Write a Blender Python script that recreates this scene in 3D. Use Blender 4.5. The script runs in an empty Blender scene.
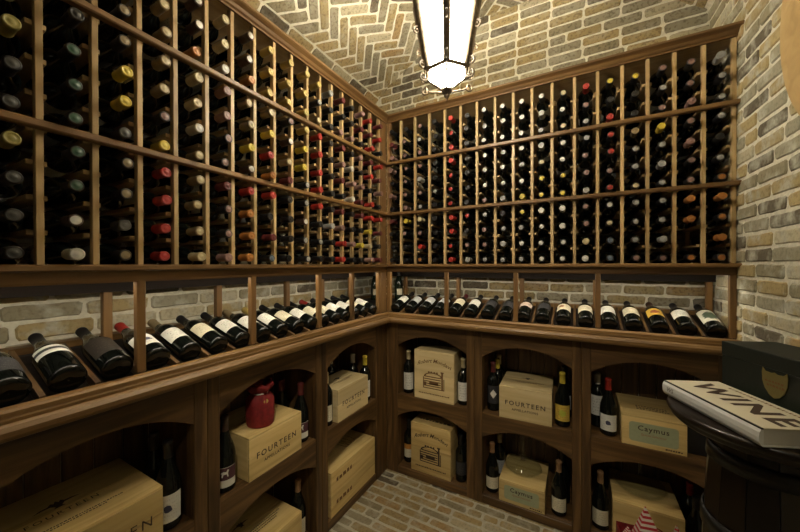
import bpy, bmesh, math, random
from mathutils import Matrix, Vector
random.seed(7)
PI = math.pi
SC = bpy.context.scene
COL = SC.collection

# ------------------------------------------------------------------ camera
F_PX, PITCH, YAW, ROLL = 320.8, 0.0049, 0.5041, -0.0026
CAM = Vector((1.2031, -1.98, 1.48))
_fw = Vector((-math.sin(YAW), math.cos(YAW), 0)); _rt = Vector((math.cos(YAW), math.sin(YAW), 0)); _up = Vector((0, 0, 1))
FW = _fw*math.cos(PITCH) - _up*math.sin(PITCH); _u2 = _up*math.cos(PITCH) + _fw*math.sin(PITCH)
RT = _rt*math.cos(ROLL) + _u2*math.sin(ROLL); UP = _u2*math.cos(ROLL) - _rt*math.sin(ROLL)
cd = bpy.data.cameras.new('camera'); cam = bpy.data.objects.new('camera', cd); COL.objects.link(cam)
cd.sensor_width = 36.0; cd.lens = F_PX*36.0/800.0; cd.clip_start = 0.02; cd.clip_end = 60
m = Matrix((RT, UP, -FW)).transposed().to_4x4(); m.translation = CAM; cam.matrix_world = m
SC.camera = cam
def proj(p):
    v = Vector(p) - CAM; d = v.dot(FW)
    if d < 0.05: return None
    return 400 + F_PX*v.dot(RT)/d, 266 - F_PX*v.dot(UP)/d, d
def in_view(p, mg=12):
    q = proj(p)
    return q is not None and -mg < q[0] < 800+mg and -mg < q[1] < 532+mg

# ------------------------------------------------------------------ world, exposure
w = bpy.data.worlds.new('world'); SC.world = w; w.use_nodes = True
w.node_tree.nodes['Background'].inputs[0].default_value = (0.002, 0.002, 0.002, 1)
w.node_tree.nodes['Background'].inputs[1].default_value = 1.0
SC.view_settings.view_transform = 'Standard'; SC.view_settings.look = 'None'
SC.view_settings.gamma = 1.0; SC.view_settings.use_curve_mapping = False
SC.view_settings.exposure = 0.50
LANTERN_PANE = 37.0      # emission of the lantern's frosted panes
LANTERN_BULB = 40.0      # watts of the bulb shining out of the lantern's open top
FILL_SPOT_W = 58.0            # spotlight added behind the viewpoint to brighten the corner
WARM = (1.0, 0.89, 0.70)
FILL_STRIP = 26.0             # strips added under the front beams to brighten the display gap

# ------------------------------------------------------------------ materials
MATS = {}
def new_mat(name):
    mt = bpy.data.materials.new(name); mt.use_nodes = True
    nt = mt.node_tree; nt.nodes.clear()
    out = nt.nodes.new('ShaderNodeOutputMaterial'); b = nt.nodes.new('ShaderNodeBsdfPrincipled')
    nt.links.new(b.outputs[0], out.inputs[0])
    MATS[name] = mt
    return mt, nt, b
def N(nt, t, **kw):
    n = nt.nodes.new(t)
    for k, v in kw.items(): setattr(n, k, v)
    return n
def ramp(nt, stops, interp='LINEAR'):
    r = N(nt, 'ShaderNodeValToRGB'); r.color_ramp.interpolation = interp
    e = r.color_ramp.elements
    e[0].position, e[0].color = stops[0][0], (*stops[0][1], 1)
    e[1].position, e[1].color = stops[-1][0], (*stops[-1][1], 1)
    for p, c in stops[1:-1]:
        q = e.new(p); q.color = (*c, 1)
    return r
def plain(name, col, rough=0.5, metal=0.0, coat=0.0, spec=0.5, bump=0.0, var=0.0):
    mt, nt, b = new_mat(name)
    b.inputs['Base Color'].default_value = (*col, 1); b.inputs['Roughness'].default_value = rough
    b.inputs['Metallic'].default_value = metal; b.inputs['Coat Weight'].default_value = coat
    b.inputs['Specular IOR Level'].default_value = spec
    if var or bump:
        tc = N(nt, 'ShaderNodeTexCoord'); nz = N(nt, 'ShaderNodeTexNoise'); nz.inputs['Scale'].default_value = 60
        nt.links.new(tc.outputs['Object'], nz.inputs['Vector'])
        if var:
            r = ramp(nt, [(0.3, tuple(c*(1-var) for c in col)), (0.7, tuple(min(1, c*(1+var)) for c in col))])
            nt.links.new(nz.outputs[0], r.inputs[0]); nt.links.new(r.outputs[0], b.inputs['Base Color'])
        if bump:
            bp = N(nt, 'ShaderNodeBump'); bp.inputs['Strength'].default_value = bump; bp.inputs['Distance'].default_value = 0.002
            nt.links.new(nz.outputs[0], bp.inputs['Height']); nt.links.new(bp.outputs[0], b.inputs['Normal'])
    return mt
def wood(name, dark, mid, light, axis, rough=0.45, scale=1.0):
    mt, nt, b = new_mat(name)
    tc = N(nt, 'ShaderNodeTexCoord'); oi = N(nt, 'ShaderNodeObjectInfo')
    add = N(nt, 'ShaderNodeVectorMath', operation='ADD'); mul = N(nt, 'ShaderNodeVectorMath', operation='MULTIPLY')
    cx = N(nt, 'ShaderNodeCombineXYZ')
    for i in range(3): 
        mm = N(nt, 'ShaderNodeMath', operation='MULTIPLY'); mm.inputs[1].default_value = 7.3 + 3.1*i
        nt.links.new(oi.outputs['Random'], mm.inputs[0]); nt.links.new(mm.outputs[0], cx.inputs[i])
    nt.links.new(tc.outputs['Object'], add.inputs[0]); nt.links.new(cx.outputs[0], add.inputs[1])
    s = [28*scale]*3; s['XYZ'.index(axis)] = 2.2*scale
    mul.inputs[1].default_value = s
    nt.links.new(add.outputs[0], mul.inputs[0])
    nz = N(nt, 'ShaderNodeTexNoise'); nz.inputs['Scale'].default_value = 1.0; nz.inputs['Detail'].default_value = 5; nz.inputs['Distortion'].default_value = 0.8
    nt.links.new(mul.outputs[0], nz.inputs['Vector'])
    r = ramp(nt, [(0.28, dark), (0.5, mid), (0.74, light)])
    nt.links.new(nz.outputs[0], r.inputs[0])
    hv = N(nt, 'ShaderNodeHueSaturation'); mr = N(nt, 'ShaderNodeMapRange'); mr.inputs[3].default_value = 0.8; mr.inputs[4].default_value = 1.2
    nt.links.new(oi.outputs['Random'], mr.inputs[0]); nt.links.new(mr.outputs[0], hv.inputs['Value']); nt.links.new(r.outputs[0], hv.inputs['Color'])
    nt.links.new(hv.outputs[0], b.inputs['Base Color'])
    b.inputs['Roughness'].default_value = rough
    bp = N(nt, 'ShaderNodeBump'); bp.inputs['Strength'].default_value = 0.12; bp.inputs['Distance'].default_value = 0.002
    nt.links.new(nz.outputs[0], bp.inputs['Height']); nt.links.new(bp.outputs[0], b.inputs['Normal'])
    return mt
for ax in 'XYZ':
    wood('rack_wood_'+ax, (0.105, 0.053, 0.017), (0.175, 0.092, 0.030), (0.25, 0.14, 0.048), ax)
    wood('slat_wood_'+ax, (0.33, 0.215, 0.09), (0.45, 0.31, 0.142), (0.54, 0.39, 0.195), ax)
    wood('ledge_wood_'+ax, (0.088, 0.045, 0.0135), (0.160, 0.086, 0.026), (0.24, 0.137, 0.045), ax)
    wood('cabinet_wood_'+ax, (0.034, 0.0165, 0.0055), (0.090, 0.047, 0.0155), (0.19, 0.105, 0.036), ax)
    wood('crate_wood_'+ax, (0.46, 0.31, 0.11), (0.60, 0.44, 0.18), (0.66, 0.50, 0.225), ax, 0.6)
    wood('pine_wood_'+ax, (0.52, 0.40, 0.185), (0.61, 0.48, 0.25), (0.66, 0.54, 0.30), ax, 0.6)
    wood('ebony_wood_'+ax, (0.006, 0.004, 0.003), (0.010, 0.006, 0.004), (0.016, 0.009, 0.006), ax, 0.3)
wood('dark_wood_Y', (0.006, 0.0035, 0.002), (0.012, 0.007, 0.004), (0.02, 0.012, 0.007), 'Y', 0.9)  # near-black wood: shade under the racks and ledge bottles put into its colour
wood('plaque_wood_Z', (0.42, 0.28, 0.12), (0.52, 0.36, 0.16), (0.58, 0.42, 0.20), 'Z', 0.5, 0.5)

BRICK_STOPS = [(0.0, (0.32, 0.25, 0.125)), (0.15, (0.245, 0.215, 0.14)), (0.30, (0.36, 0.28, 0.14)),
               (0.44, (0.28, 0.255, 0.18)), (0.58, (0.32, 0.255, 0.135)), (0.70, (0.42, 0.375, 0.255)), (0.84, (0.34, 0.24, 0.115)), (0.91, (0.12, 0.10, 0.07))]
def brick_mat(name, src, tint=(1, 1, 1), grey=0.25, speck=0.7):
    mt, nt, b = new_mat(name)
    if src == 'obj': rnd = N(nt, 'ShaderNodeObjectInfo').outputs['Random']
    else: rnd = N(nt, 'ShaderNodeAttribute', attribute_name='rnd').outputs['Fac']
    st = [(p, tuple(c*t for c, t in zip(col, tint))) for p, col in BRICK_STOPS]
    r = ramp(nt, st, 'CONSTANT'); nt.links.new(rnd, r.inputs[0])
    geo = N(nt, 'ShaderNodeNewGeometry')
    n1 = N(nt, 'ShaderNodeTexNoise'); n1.inputs['Scale'].default_value = 14; n1.inputs['Detail'].default_value = 4
    n2 = N(nt, 'ShaderNodeTexNoise'); n2.inputs['Scale'].default_value = 70; n2.inputs['Detail'].default_value = 4
    for n in (n1, n2): nt.links.new(geo.outputs['Position'], n.inputs['Vector'])
    # lime bloom over part of the brick, charred specks on others
    m1 = N(nt, 'ShaderNodeMixRGB'); m1.inputs[2].default_value = (0.40*tint[0], 0.385*tint[1], 0.31*tint[2], 1)
    r1 = ramp(nt, [(0.48, (0, 0, 0)), (0.72, (grey*2.2,)*3)]); nt.links.new(n1.outputs[0], r1.inputs[0])
    nt.links.new(r1.outputs[0], m1.inputs[0]); nt.links.new(r.outputs[0], m1.inputs[1])
    m2 = N(nt, 'ShaderNodeMixRGB', blend_type='MULTIPLY'); m2.inputs[0].default_value = speck
    r2 = ramp(nt, [(0.34, (0.42, 0.40, 0.37)), (0.50, (1, 1, 1))]); nt.links.new(n2.outputs[0], r2.inputs[0])
    nt.links.new(m1.outputs[0], m2.inputs[1]); nt.links.new(r2.outputs[0], m2.inputs[2])
    nt.links.new(m2.outputs[0], b.inputs['Base Color'])
    b.inputs['Roughness'].default_value = 0.9; b.inputs['Specular IOR Level'].default_value = 0.2
    bp = N(nt, 'ShaderNodeBump'); bp.inputs['Strength'].default_value = 0.5; bp.inputs['Distance'].default_value = 0.004
    nt.links.new(n2.outputs[0], bp.inputs['Height']); nt.links.new(bp.outputs[0], b.inputs['Normal'])
    return mt
brick_mat('brick', 'obj'); brick_mat('brick_stuff', 'attr')
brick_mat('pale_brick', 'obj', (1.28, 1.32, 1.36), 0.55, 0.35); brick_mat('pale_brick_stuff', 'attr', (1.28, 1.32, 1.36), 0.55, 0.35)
brick_mat('floor_brick', 'obj', (0.90, 0.86, 0.80), 0.4, 0.4); brick_mat('floor_brick_stuff', 'attr', (0.90, 0.86, 0.80), 0.4, 0.4)
plain('mortar', (0.70, 0.68, 0.565), 0.95, bump=0.6, var=0.12, spec=0.1)
plain('floor_mortar', (0.42, 0.39, 0.30), 0.95, bump=0.6, var=0.12, spec=0.1)
plain('plaster', (0.10, 0.085, 0.06), 0.9, bump=0.4, var=0.15, spec=0.1)
# bottles
plain('black_glass', (0.004, 0.005, 0.004), 0.05, spec=0.42)
plain('green_glass', (0.008, 0.014, 0.008), 0.06, spec=0.6)
CAPCOL = {'w': ('white', (0.72, 0.70, 0.62)), 'c': ('cream', (0.62, 0.52, 0.30)), 'y': ('yellow', (0.72, 0.56, 0.06)), 'g': ('gold', (0.55, 0.42, 0.12)),
          'r': ('red', (0.50, 0.035, 0.025)), 'p': ('dusky pink', (0.38, 0.22, 0.19)), 'o': ('orange', (0.55, 0.22, 0.05)), 's': ('silver', (0.40, 0.40, 0.38)),
          'd': ('black', (0.012, 0.011, 0.012)), 't': ('tan', (0.33, 0.25, 0.13)), 'G': ('green', (0.04, 0.115, 0.07)), 'm': ('maroon', (0.17, 0.03, 0.03)),
          'b': ('blue grey', (0.16, 0.21, 0.27)), 'O': ('olive', (0.38, 0.33, 0.09)), 'e': ('charcoal', (0.075, 0.075, 0.068)), 'k': ('copper', (0.42, 0.24, 0.12)), 'n': ('dark brown', (0.07, 0.035, 0.022))}
for k, (nm, c) in CAPCOL.items(): plain('cap_'+k, tuple(x*(0.72 if k in 'wcsyg' else 0.62) for x in c), 0.38, metal=0.0, var=0.12)
plain('cap_top', (0.05, 0.04, 0.03), 0.5)
def label_mat(name, base, ink, band=None, emblem=None):
    """printed paper label: rows of small print, an optional colour band (v0, v1, colour) and an optional round emblem (u, v, r, colour)"""
    mt, nt, b = new_mat(name)
    uv = N(nt, 'ShaderNodeTexCoord'); sep = N(nt, 'ShaderNodeSeparateXYZ'); nt.links.new(uv.outputs['UV'], sep.inputs[0])
    sc = N(nt, 'ShaderNodeVectorMath', operation='MULTIPLY'); sc.inputs[1].default_value = (26, 7, 1); nt.links.new(uv.outputs['UV'], sc.inputs[0])
    nz = N(nt, 'ShaderNodeTexNoise'); nz.inputs['Scale'].default_value = 1.4; nt.links.new(sc.outputs[0], nz.inputs['Vector'])
    def math_(op, a, bb):
        n = N(nt, 'ShaderNodeMath', operation=op)
        for i, x in enumerate((a, bb)):
            if hasattr(x, 'links'): nt.links.new(x, n.inputs[i])
            elif x is not None: n.inputs[i].default_value = x
        return n.outputs[0]
    U, V = sep.outputs[0], sep.outputs[1]
    rows = math_('GREATER_THAN', math_('FRACT', math_('MULTIPLY', V, 7.0), None), 0.55)
    inside = math_('LESS_THAN', math_('ABSOLUTE', math_('SUBTRACT', U, 0.5), None), 0.33)
    insv = math_('LESS_THAN', math_('ABSOLUTE', math_('SUBTRACT', V, 0.5), None), 0.38)
    ink_m = math_('MULTIPLY', math_('MULTIPLY', rows, inside), math_('MULTIPLY', insv, math_('GREATER_THAN', nz.outputs[0], 0.56)))
    cur = N(nt, 'ShaderNodeMixRGB'); cur.inputs[1].default_value = (*base, 1); cur.inputs[2].default_value = (*ink, 1); nt.links.new(ink_m, cur.inputs[0])
    if band:
        msk = math_('MULTIPLY', math_('GREATER_THAN', V, band[0]), math_('LESS_THAN', V, band[1]))
        n = N(nt, 'ShaderNodeMixRGB'); nt.links.new(msk, n.inputs[0]); nt.links.new(cur.outputs[0], n.inputs[1]); n.inputs[2].default_value = (*band[2], 1); cur = n
    if emblem:
        du = math_('SUBTRACT', U, emblem[0]); dv = math_('SUBTRACT', V, emblem[1])
        rr = math_('ADD', math_('MULTIPLY', du, du), math_('MULTIPLY', dv, dv))
        n3 = N(nt, 'ShaderNodeTexNoise'); n3.inputs['Scale'].default_value = 6; nt.links.new(uv.outputs['UV'], n3.inputs['Vector'])
        rr = math_('ADD', rr, math_('MULTIPLY', math_('SUBTRACT', n3.outputs[0], 0.5), emblem[2]*emblem[2]*1.8))
        msk = math_('LESS_THAN', rr, emblem[2]**2)
        n = N(nt, 'ShaderNodeMixRGB'); nt.links.new(msk, n.inputs[0]); nt.links.new(cur.outputs[0], n.inputs[1]); n.inputs[2].default_value = (*emblem[3], 1); cur = n
    nt.links.new(cur.outputs[0], b.inputs['Base Color']); b.inputs['Roughness'].default_value = 0.6
    return mt
label_mat('label_white', (0.66, 0.65, 0.58), (0.22, 0.20, 0.17))
label_mat('label_cream', (0.60, 0.55, 0.40), (0.25, 0.20, 0.13))
label_mat('label_grey', (0.36, 0.37, 0.36), (0.12, 0.12, 0.12))
label_mat('label_dark', (0.022, 0.022, 0.024), (0.09, 0.085, 0.08))
label_mat('label_brown', (0.022, 0.016, 0.010), (0.06, 0.045, 0.028))
label_mat('label_blackbox', (0.64, 0.63, 0.57), (0.64, 0.63, 0.57), band=(0.42, 0.72, (0.03, 0.03, 0.03)))
label_mat('label_tansquare', (0.64, 0.58, 0.42), (0.45, 0.38, 0.25), emblem=(0.36, 0.6, 0.17, (0.30, 0.15, 0.07)))
label_mat('label_seal', (0.66, 0.65, 0.58), (0.45, 0.43, 0.38), emblem=(0.5, 0.5, 0.13, (0.05, 0.05, 0.09)))
label_mat('label_yellow', (0.62, 0.40, 0.06), (0.40, 0.22, 0.05), emblem=(0.45, 0.5, 0.24, (0.22, 0.05, 0.02)))
label_mat('label_landscape', (0.58, 0.57, 0.47), (0.58, 0.57, 0.47), emblem=(0.5, 0.5, 0.33, (0.06, 0.085, 0.05)))
label_mat('label_pinkband', (0.62, 0.50, 0.42), (0.35, 0.2, 0.15))
label_mat('label_horse', (0.62, 0.60, 0.52), (0.62, 0.60, 0.52), band=(0.36, 0.98, (0.07, 0.022, 0.03)))
label_mat('label_gold', (0.55, 0.38, 0.06), (0.16, 0.09, 0.03), emblem=(0.5, 0.5, 0.2, (0.40, 0.42, 0.05)))
label_mat('label_orangewhite', (0.62, 0.58, 0.45), (0.4, 0.3, 0.15), band=(0.62, 1.0, (0.50, 0.22, 0.04)))
plain('horse_white', (0.66, 0.64, 0.58), 0.6)
plain('ink', (0.05, 0.03, 0.018), 0.8); plain('ink_brown', (0.17, 0.085, 0.03), 0.8); plain('ink_red', (0.32, 0.10, 0.05), 0.8)
plain('paper_green', (0.33, 0.36, 0.22), 0.7, var=0.05)
plain('red_velvet', (0.20, 0.010, 0.011), 0.75, bump=0.5, var=0.25)
plain('gold_foil', (0.55, 0.40, 0.12), 0.35, metal=0.4)
plain('shield_gold', (0.15, 0.118, 0.034), 0.55)
plain('box_green', (0.006, 0.010, 0.007), 0.55, bump=0.2)
plain('book_cream', (0.62, 0.58, 0.45), 0.5); plain('book_white', (0.66, 0.67, 0.66), 0.4); plain('pages', (0.55, 0.54, 0.50), 0.8, bump=0.3)
plain('booklet_green', (0.10, 0.20, 0.04), 0.5)
plain('black_card', (0.008, 0.008, 0.009), 0.5)
plain('iron', (0.15, 0.115, 0.072), 0.55, metal=0.2, bump=0.4, var=0.3)
plain('hoop_iron', (0.03, 0.03, 0.03), 0.3, metal=0.7)
mt, nt, b = new_mat('clear_glass')       # thin blown glass
b.inputs['Base Color'].default_value = (1, 1, 1, 1); b.inputs['Roughness'].default_value = 0.03; b.inputs['Metallic'].default_value = 1.0
tr = N(nt, 'ShaderNodeBsdfTransparent'); tr.inputs[0].default_value = (0.965, 0.975, 0.965, 1)
lw = N(nt, 'ShaderNodeLayerWeight'); lw.inputs[0].default_value = 0.5
fr = N(nt, 'ShaderNodeMath', operation='POWER'); fr.inputs[1].default_value = 5.0; nt.links.new(lw.outputs['Facing'], fr.inputs[0])
f2 = N(nt, 'ShaderNodeMath', operation='MULTIPLY_ADD'); f2.inputs[1].default_value = 0.45; f2.inputs[2].default_value = 0.04; nt.links.new(fr.outputs[0], f2.inputs[0])
mx = N(nt, 'ShaderNodeMixShader')
nt.links.new(f2.outputs[0], mx.inputs[0]); nt.links.new(tr.outputs[0], mx.inputs[1]); nt.links.new(b.outputs[0], mx.inputs[2])
nt.links.new(mx.outputs[0], next(n for n in nt.nodes if n.type == 'OUTPUT_MATERIAL').inputs[0])
mt, nt, b = new_mat('lamp_pane')
b.inputs['Base Color'].default_value = (0.9, 0.88, 0.8, 1); b.inputs['Emission Color'].default_value = (*WARM, 1); b.inputs['Emission Strength'].default_value = LANTERN_PANE
mt, nt, b = new_mat('fill_lens')
b.inputs['Emission Color'].default_value = (*WARM, 1); b.inputs['Emission Strength'].default_value = 8
mt, nt, b = new_mat('stripe_paper')
tc = N(nt, 'ShaderNodeTexCoord'); wv = N(nt, 'ShaderNodeTexWave'); wv.inputs['Scale'].default_value = 3.2; wv.bands_direction = 'Y'
nt.links.new(tc.outputs['UV'], wv.inputs['Vector']); r = ramp(nt, [(0.49, (0.45, 0.02, 0.03)), (0.53, (0.68, 0.62, 0.55))]); nt.links.new(wv.outputs[0], r.inputs[0]); nt.links.new(r.outputs[0], b.inputs['Base Color'])

# ------------------------------------------------------------------ helpers
class MB:
    def __init__(s): s.v = []; s.f = []; s.mi = []; s.sm = []; s.uv = {}; s.rnd = []
    def add(s, vs, fs, mi=0, smooth=False, M=None, rnd=None):
        o = len(s.v)
        s.v += [tuple(M @ Vector(p)) for p in vs] if M is not None else [tuple(p) for p in vs]
        if rnd is not None: s.rnd += [rnd]*len(vs)
        for f in fs: s.f.append(tuple(i+o for i in f)); s.mi.append(mi); s.sm.append(smooth)
        return o
    def box(s, x0, x1, y0, y1, z0, z1, c=0.0, mi=0, M=None):
        xs, ys, zs = sorted((x0, x1)), sorted((y0, y1)), sorted((z0, z1))
        c = min(c, 0.45*min(xs[1]-xs[0], ys[1]-ys[0], zs[1]-zs[0]))
        if c <= 0:
            vs = [(xs[i], ys[j], zs[k]) for i in (0, 1) for j in (0, 1) for k in (0, 1)]
            fs = [(0, 1, 3, 2), (4, 6, 7, 5), (0, 4, 5, 1), (2, 3, 7, 6), (0, 2, 6, 4), (1, 5, 7, 3)]
            s.add(vs, fs, mi, False, M); return
        vs = []; idx = {}
        for i in (0, 1):
            for j in (0, 1):
                for k in (0, 1):
                    a = (xs[i], ys[j], zs[k]); d = (c if i == 0 else -c, c if j == 0 else -c, c if k == 0 else -c)
                    for ax in range(3):
                        idx[(i, j, k, ax)] = len(vs)
                        vs.append(tuple(a[q] if q == ax else a[q]+d[q] for q in range(3)))
        g = lambda i, j, k, ax: idx[(i, j, k, ax)]
        fs = []
        for i in (0, 1): fs.append([g(i, 0, 0, 0), g(i, 1, 0, 0), g(i, 1, 1, 0), g(i, 0, 1, 0)])
        for j in (0, 1): fs.append([g(0, j, 0, 1), g(1, j, 0, 1), g(1, j, 1, 1), g(0, j, 1, 1)])
        for k in (0, 1): fs.append([g(0, 0, k, 2), g(1, 0, k, 2), g(1, 1, k, 2), g(0, 1, k, 2)])
        for i in (0, 1):
            for j in (0, 1): fs.append([g(i, j, 0, 0), g(i, j, 1, 0), g(i, j, 1, 1), g(i, j, 0, 1)])
        for i in (0, 1):
            for k in (0, 1): fs.append([g(i, 0, k, 0), g(i, 1, k, 0), g(i, 1, k, 2), g(i, 0, k, 2)])
        for j in (0, 1):
            for k in (0, 1): fs.append([g(0, j, k, 1), g(1, j, k, 1), g(1, j, k, 2), g(0, j, k, 2)])
        for i in (0, 1):
            for j in (0, 1):
                for k in (0, 1): fs.append([g(i, j, k, 0), g(i, j, k, 1), g(i, j, k, 2)])
        s.add(vs, fs, mi, False, M)
    def lathe(s, prof, n=20, mi=0, smooth=True, M=None, cap=True, a0=0, a1=2*PI):
        full = abs(a1-a0-2*PI) < 1e-6; m_ = n if full else n+1
        vs = [(r*math.cos(a0+(a1-a0)*i/n), r*math.sin(a0+(a1-a0)*i/n), z) for r, z in prof for i in range(m_)]
        fs = []
        for j in range(len(prof)-1):
            for i in range(n):
                i2 = (i+1) % m_
                fs.append((j*m_+i, j*m_+i2, (j+1)*m_+i2, (j+1)*m_+i))
        o = s.add(vs, fs, mi, smooth, M)
        if cap and full:
            for j in (0, len(prof)-1):
                if prof[j][0] > 1e-5: s.f.append(tuple(o+j*m_+i for i in range(n))); s.mi.append(mi); s.sm.append(False)
    def tube(s, pts, r, n=8, mi=0, M=None, closed=False):
        pts = [Vector(p) for p in pts]; vs = []; fs = []; k = len(pts)
        rs = r if isinstance(r, (list, tuple)) else [r]*k
        prev = None
        for i, p in enumerate(pts):
            if closed: t = pts[(i+1) % k] - pts[i-1]
            else: t = pts[min(i+1, k-1)] - pts[max(i-1, 0)]
            t.normalize()
            a = prev if prev is not None else (Vector((0, 0, 1)) if abs(t.z) < 0.9 else Vector((1, 0, 0)))
            a = (a - t*a.dot(t)).normalized(); bb = t.cross(a); prev = a
            vs += [tuple(p + (a*math.cos(2*PI*q/n) + bb*math.sin(2*PI*q/n))*rs[i]) for q in range(n)]
        for i in range(k if closed else k-1):
            j = (i+1) % k
            for q in range(n):
                q2 = (q+1) % n; fs.append((i*n+q, i*n+q2, j*n+q2, j*n+q))
        o = s.add(vs, fs, mi, True, M)
        if not closed:
            for i in (0, k-1): s.f.append(tuple(o+i*n+q for q in range(n))); s.mi.append(mi); s.sm.append(False)
    def prism(s, poly, y0, y1, mi=0, M=None):
        """poly of (x, z) extruded along y"""
        k = len(poly); vs = [(x, y, z) for y in (y0, y1) for x, z in poly]
        fs = [tuple(range(k)), tuple(range(2*k-1, k-1, -1))] + [(i, (i+1) % k, k+(i+1) % k, k+i) for i in range(k)]
        s.add(vs, fs, mi, False, M)
    def mesh(s, name, mats, recalc=True):
        me = bpy.data.meshes.new(name); me.from_pydata(s.v, [], s.f)
        for mm in (mats if isinstance(mats, (list, tuple)) else [mats]): me.materials.append(MATS[mm])
        for i, p in enumerate(me.polygons): p.material_index = s.mi[i]; p.use_smooth = s.sm[i]
        if s.rnd:
            at = me.attributes.new('rnd', 'FLOAT', 'POINT'); at.data.foreach_set('value', s.rnd)
        if recalc:
            bm = bmesh.new(); bm.from_mesh(me); bmesh.ops.recalc_face_normals(bm, faces=bm.faces); bm.to_mesh(me); bm.free()
        me.update()
        return me
def link(name, data, parent=None, loc=None, M=None):
    o = bpy.data.objects.new(name, data); COL.objects.link(o)
    if parent is not None: o.parent = parent
    if M is not None: o.matrix_local = M
    elif loc is not None: o.location = loc
    return o
def build(mb, name, mats, parent=None, loc=None, M=None, recalc=True): return link(name, mb.mesh(name, mats, recalc), parent, loc, M)
def tag(o, label, cat, group=None):
    o['label'] = label; o['category'] = cat
    if group: o['group'] = group
    return o
def thing(name, label, cat, loc=(0, 0, 0), rz=0.0, group=None):
    o = link(name, None, None, loc); o.rotation_euler = (0, 0, rz); o.empty_display_size = 0.05
    return tag(o, label, cat, group)
def structure(o, label=None):
    o['kind'] = 'structure'
    if label: o['label'] = label
    return o
def boxpart(name, mat, parent, *a, c=0.002):
    mb = MB(); mb.box(*a, c=c); return build(mb, name, mat, parent)
def text_mesh(txt, size, mat, shear=0.0, spacing=1.0, arc=0.0, bold=0.0):
    cu = bpy.data.curves.new('lettering', 'FONT'); cu.body = txt; cu.size = size; cu.align_x = 'CENTER'; cu.align_y = 'CENTER'
    cu.shear = shear; cu.space_character = spacing; cu.resolution_u = 2; cu.offset = bold
    ob = bpy.data.objects.new('lettering', cu); COL.objects.link(ob)
    dg = bpy.context.evaluated_depsgraph_get(); me = bpy.data.meshes.new_from_object(ob.evaluated_get(dg))
    bpy.data.objects.remove(ob); bpy.data.curves.remove(cu)
    if arc:
        for v in me.vertices: v.co.y += arc*(1 - (v.co.x/(size*3.2))**2)
    me.materials.clear(); me.materials.append(MATS[mat])
    return me

# ------------------------------------------------------------------ dimensions of the room
WALL = 0.34                 # brick wall this far behind the rack faces (rack faces: X = 0 and Y = 0)
Y_END = -3.05
VC_X, VC_Z, VR = 0.742, 1.662, 1.60     # axis and radius of the segmental barrel vault
SPRING = VC_Z + math.sqrt(VR**2 - 1.082**2)
def xr(y): return 1.834 - 0.03*y          # right wall, flaring slightly
R_ANG = math.atan(0.03)

# --- brick meshes
def brick_shape(L, H, D, seed):
    rg = random.Random(seed); pts = []
    nx, ny = 4, 2
    hx, hy = L/2, H/2
    c = H*0.16
    ring = [(-hx+c, -hy)] + [(-hx+c+(L-2*c)*i/nx, -hy) for i in range(1, nx)] + [(hx-c, -hy), (hx, -hy+c), (hx, hy-c), (hx-c, hy)] + \
           [(hx-c-(L-2*c)*i/nx, hy) for i in range(1, nx)] + [(-hx+c, hy), (-hx, hy-c), (-hx, -hy+c)]
    j = H*0.045
    ring = [(x+rg.uniform(-j, j), y+rg.uniform(-j, j)) for x, y in ring]
    k = len(ring); e = 0.0035
    vs = [(x, y, -D) for x, y in ring] + [(x, y, -e) for x, y in ring] + [(x*(1-2*e/L*1.2), y*(1-2*e/H*1.2), rg.uniform(-0.0008, 0.0012)) for x, y in ring]
    fs = []
    for a in (0, 1):
        for i in range(k):
            i2 = (i+1) % k; fs.append((a*k+i, a*k+i2, (a+1)*k+i2, (a+1)*k+i))
    fs.append(tuple(2*k+i for i in range(k)))
    return vs, fs
class BrickKit:
    def __init__(s, L, H, D, mat, smat, n=6):
        s.L, s.H = L, H; s.full = []; s.half = []; s.smat = smat
        for i in range(n):
            for lst, l in ((s.full, L), (s.half, (L-0.012)/2)):
                vs, fs = brick_shape(l, H, D, i*17+int(l*1000)); mb = MB(); mb.add(vs, fs)
                lst.append((vs, fs, mb.mesh('brick', mat)))
        s.stuff = MB()
    def place(s, M, parent, single, half=False, rg=random):
        vs, fs, me = rg.choice(s.half if half else s.full)
        if single: link('brick', me, parent, M=M)
        else: s.stuff.add(vs, fs, 0, False, M, rnd=rg.random())
    def flush(s, parent):
        if s.stuff.v:
            o = build(s.stuff, 'brickwork', s.smat, parent, recalc=False); o['kind'] = 'stuff'
        s.stuff = MB()
def frame_m(o, ex, ey, n):
    ex, ey, n = Vector(ex).normalized(), Vector(ey).normalized(), Vector(n).normalized()
    M = Matrix((ex, ey, n)).transposed().to_4x4(); M.translation = Vector(o); return M
BL, BH, JT = 0.186, 0.0490, 0.0125
kit = BrickKit(BL, BH, 0.03, 'brick', 'brick_stuff')
PROUD = 0.005
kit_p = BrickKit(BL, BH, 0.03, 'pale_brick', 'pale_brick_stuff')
def running_bond(parent, origin, ex, ey, n, u0, u1, v0, v1, single, keep=lambda p: True, seed=1, kit=kit):
    rg = random.Random(seed); ex, ey, n = Vector(ex).normalized(), Vector(ey).normalized(), Vector(n).normalized(); o = Vector(origin)
    ch = kit.H + JT; cl = kit.L + JT
    row = 0; v = v0 + ch/2
    while v < v1:
        u = u0 + (cl/2 if row % 2 else 0) + rg.uniform(-0.02, 0.02) - cl
        while u < u1 + cl:
            half = rg.random() < 0.10
            wd = cl if not half else (kit.L-0.012)/2 + JT
            uc = u + wd/2
            p = o + ex*uc + ey*(v + rg.uniform(-0.0015, 0.0015)) + n*(PROUD + rg.uniform(-0.002, 0.002))
            if u0 - 0.06 < uc < u1 + 0.06 and keep(p):
                M = frame_m(p, ex, ey, n) @ Matrix.Rotation(rg.uniform(-0.008, 0.008), 4, 'Z')
                kit.place(M, parent, single(p), half, rg)
            u += wd
        v += ch; row += 1

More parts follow.
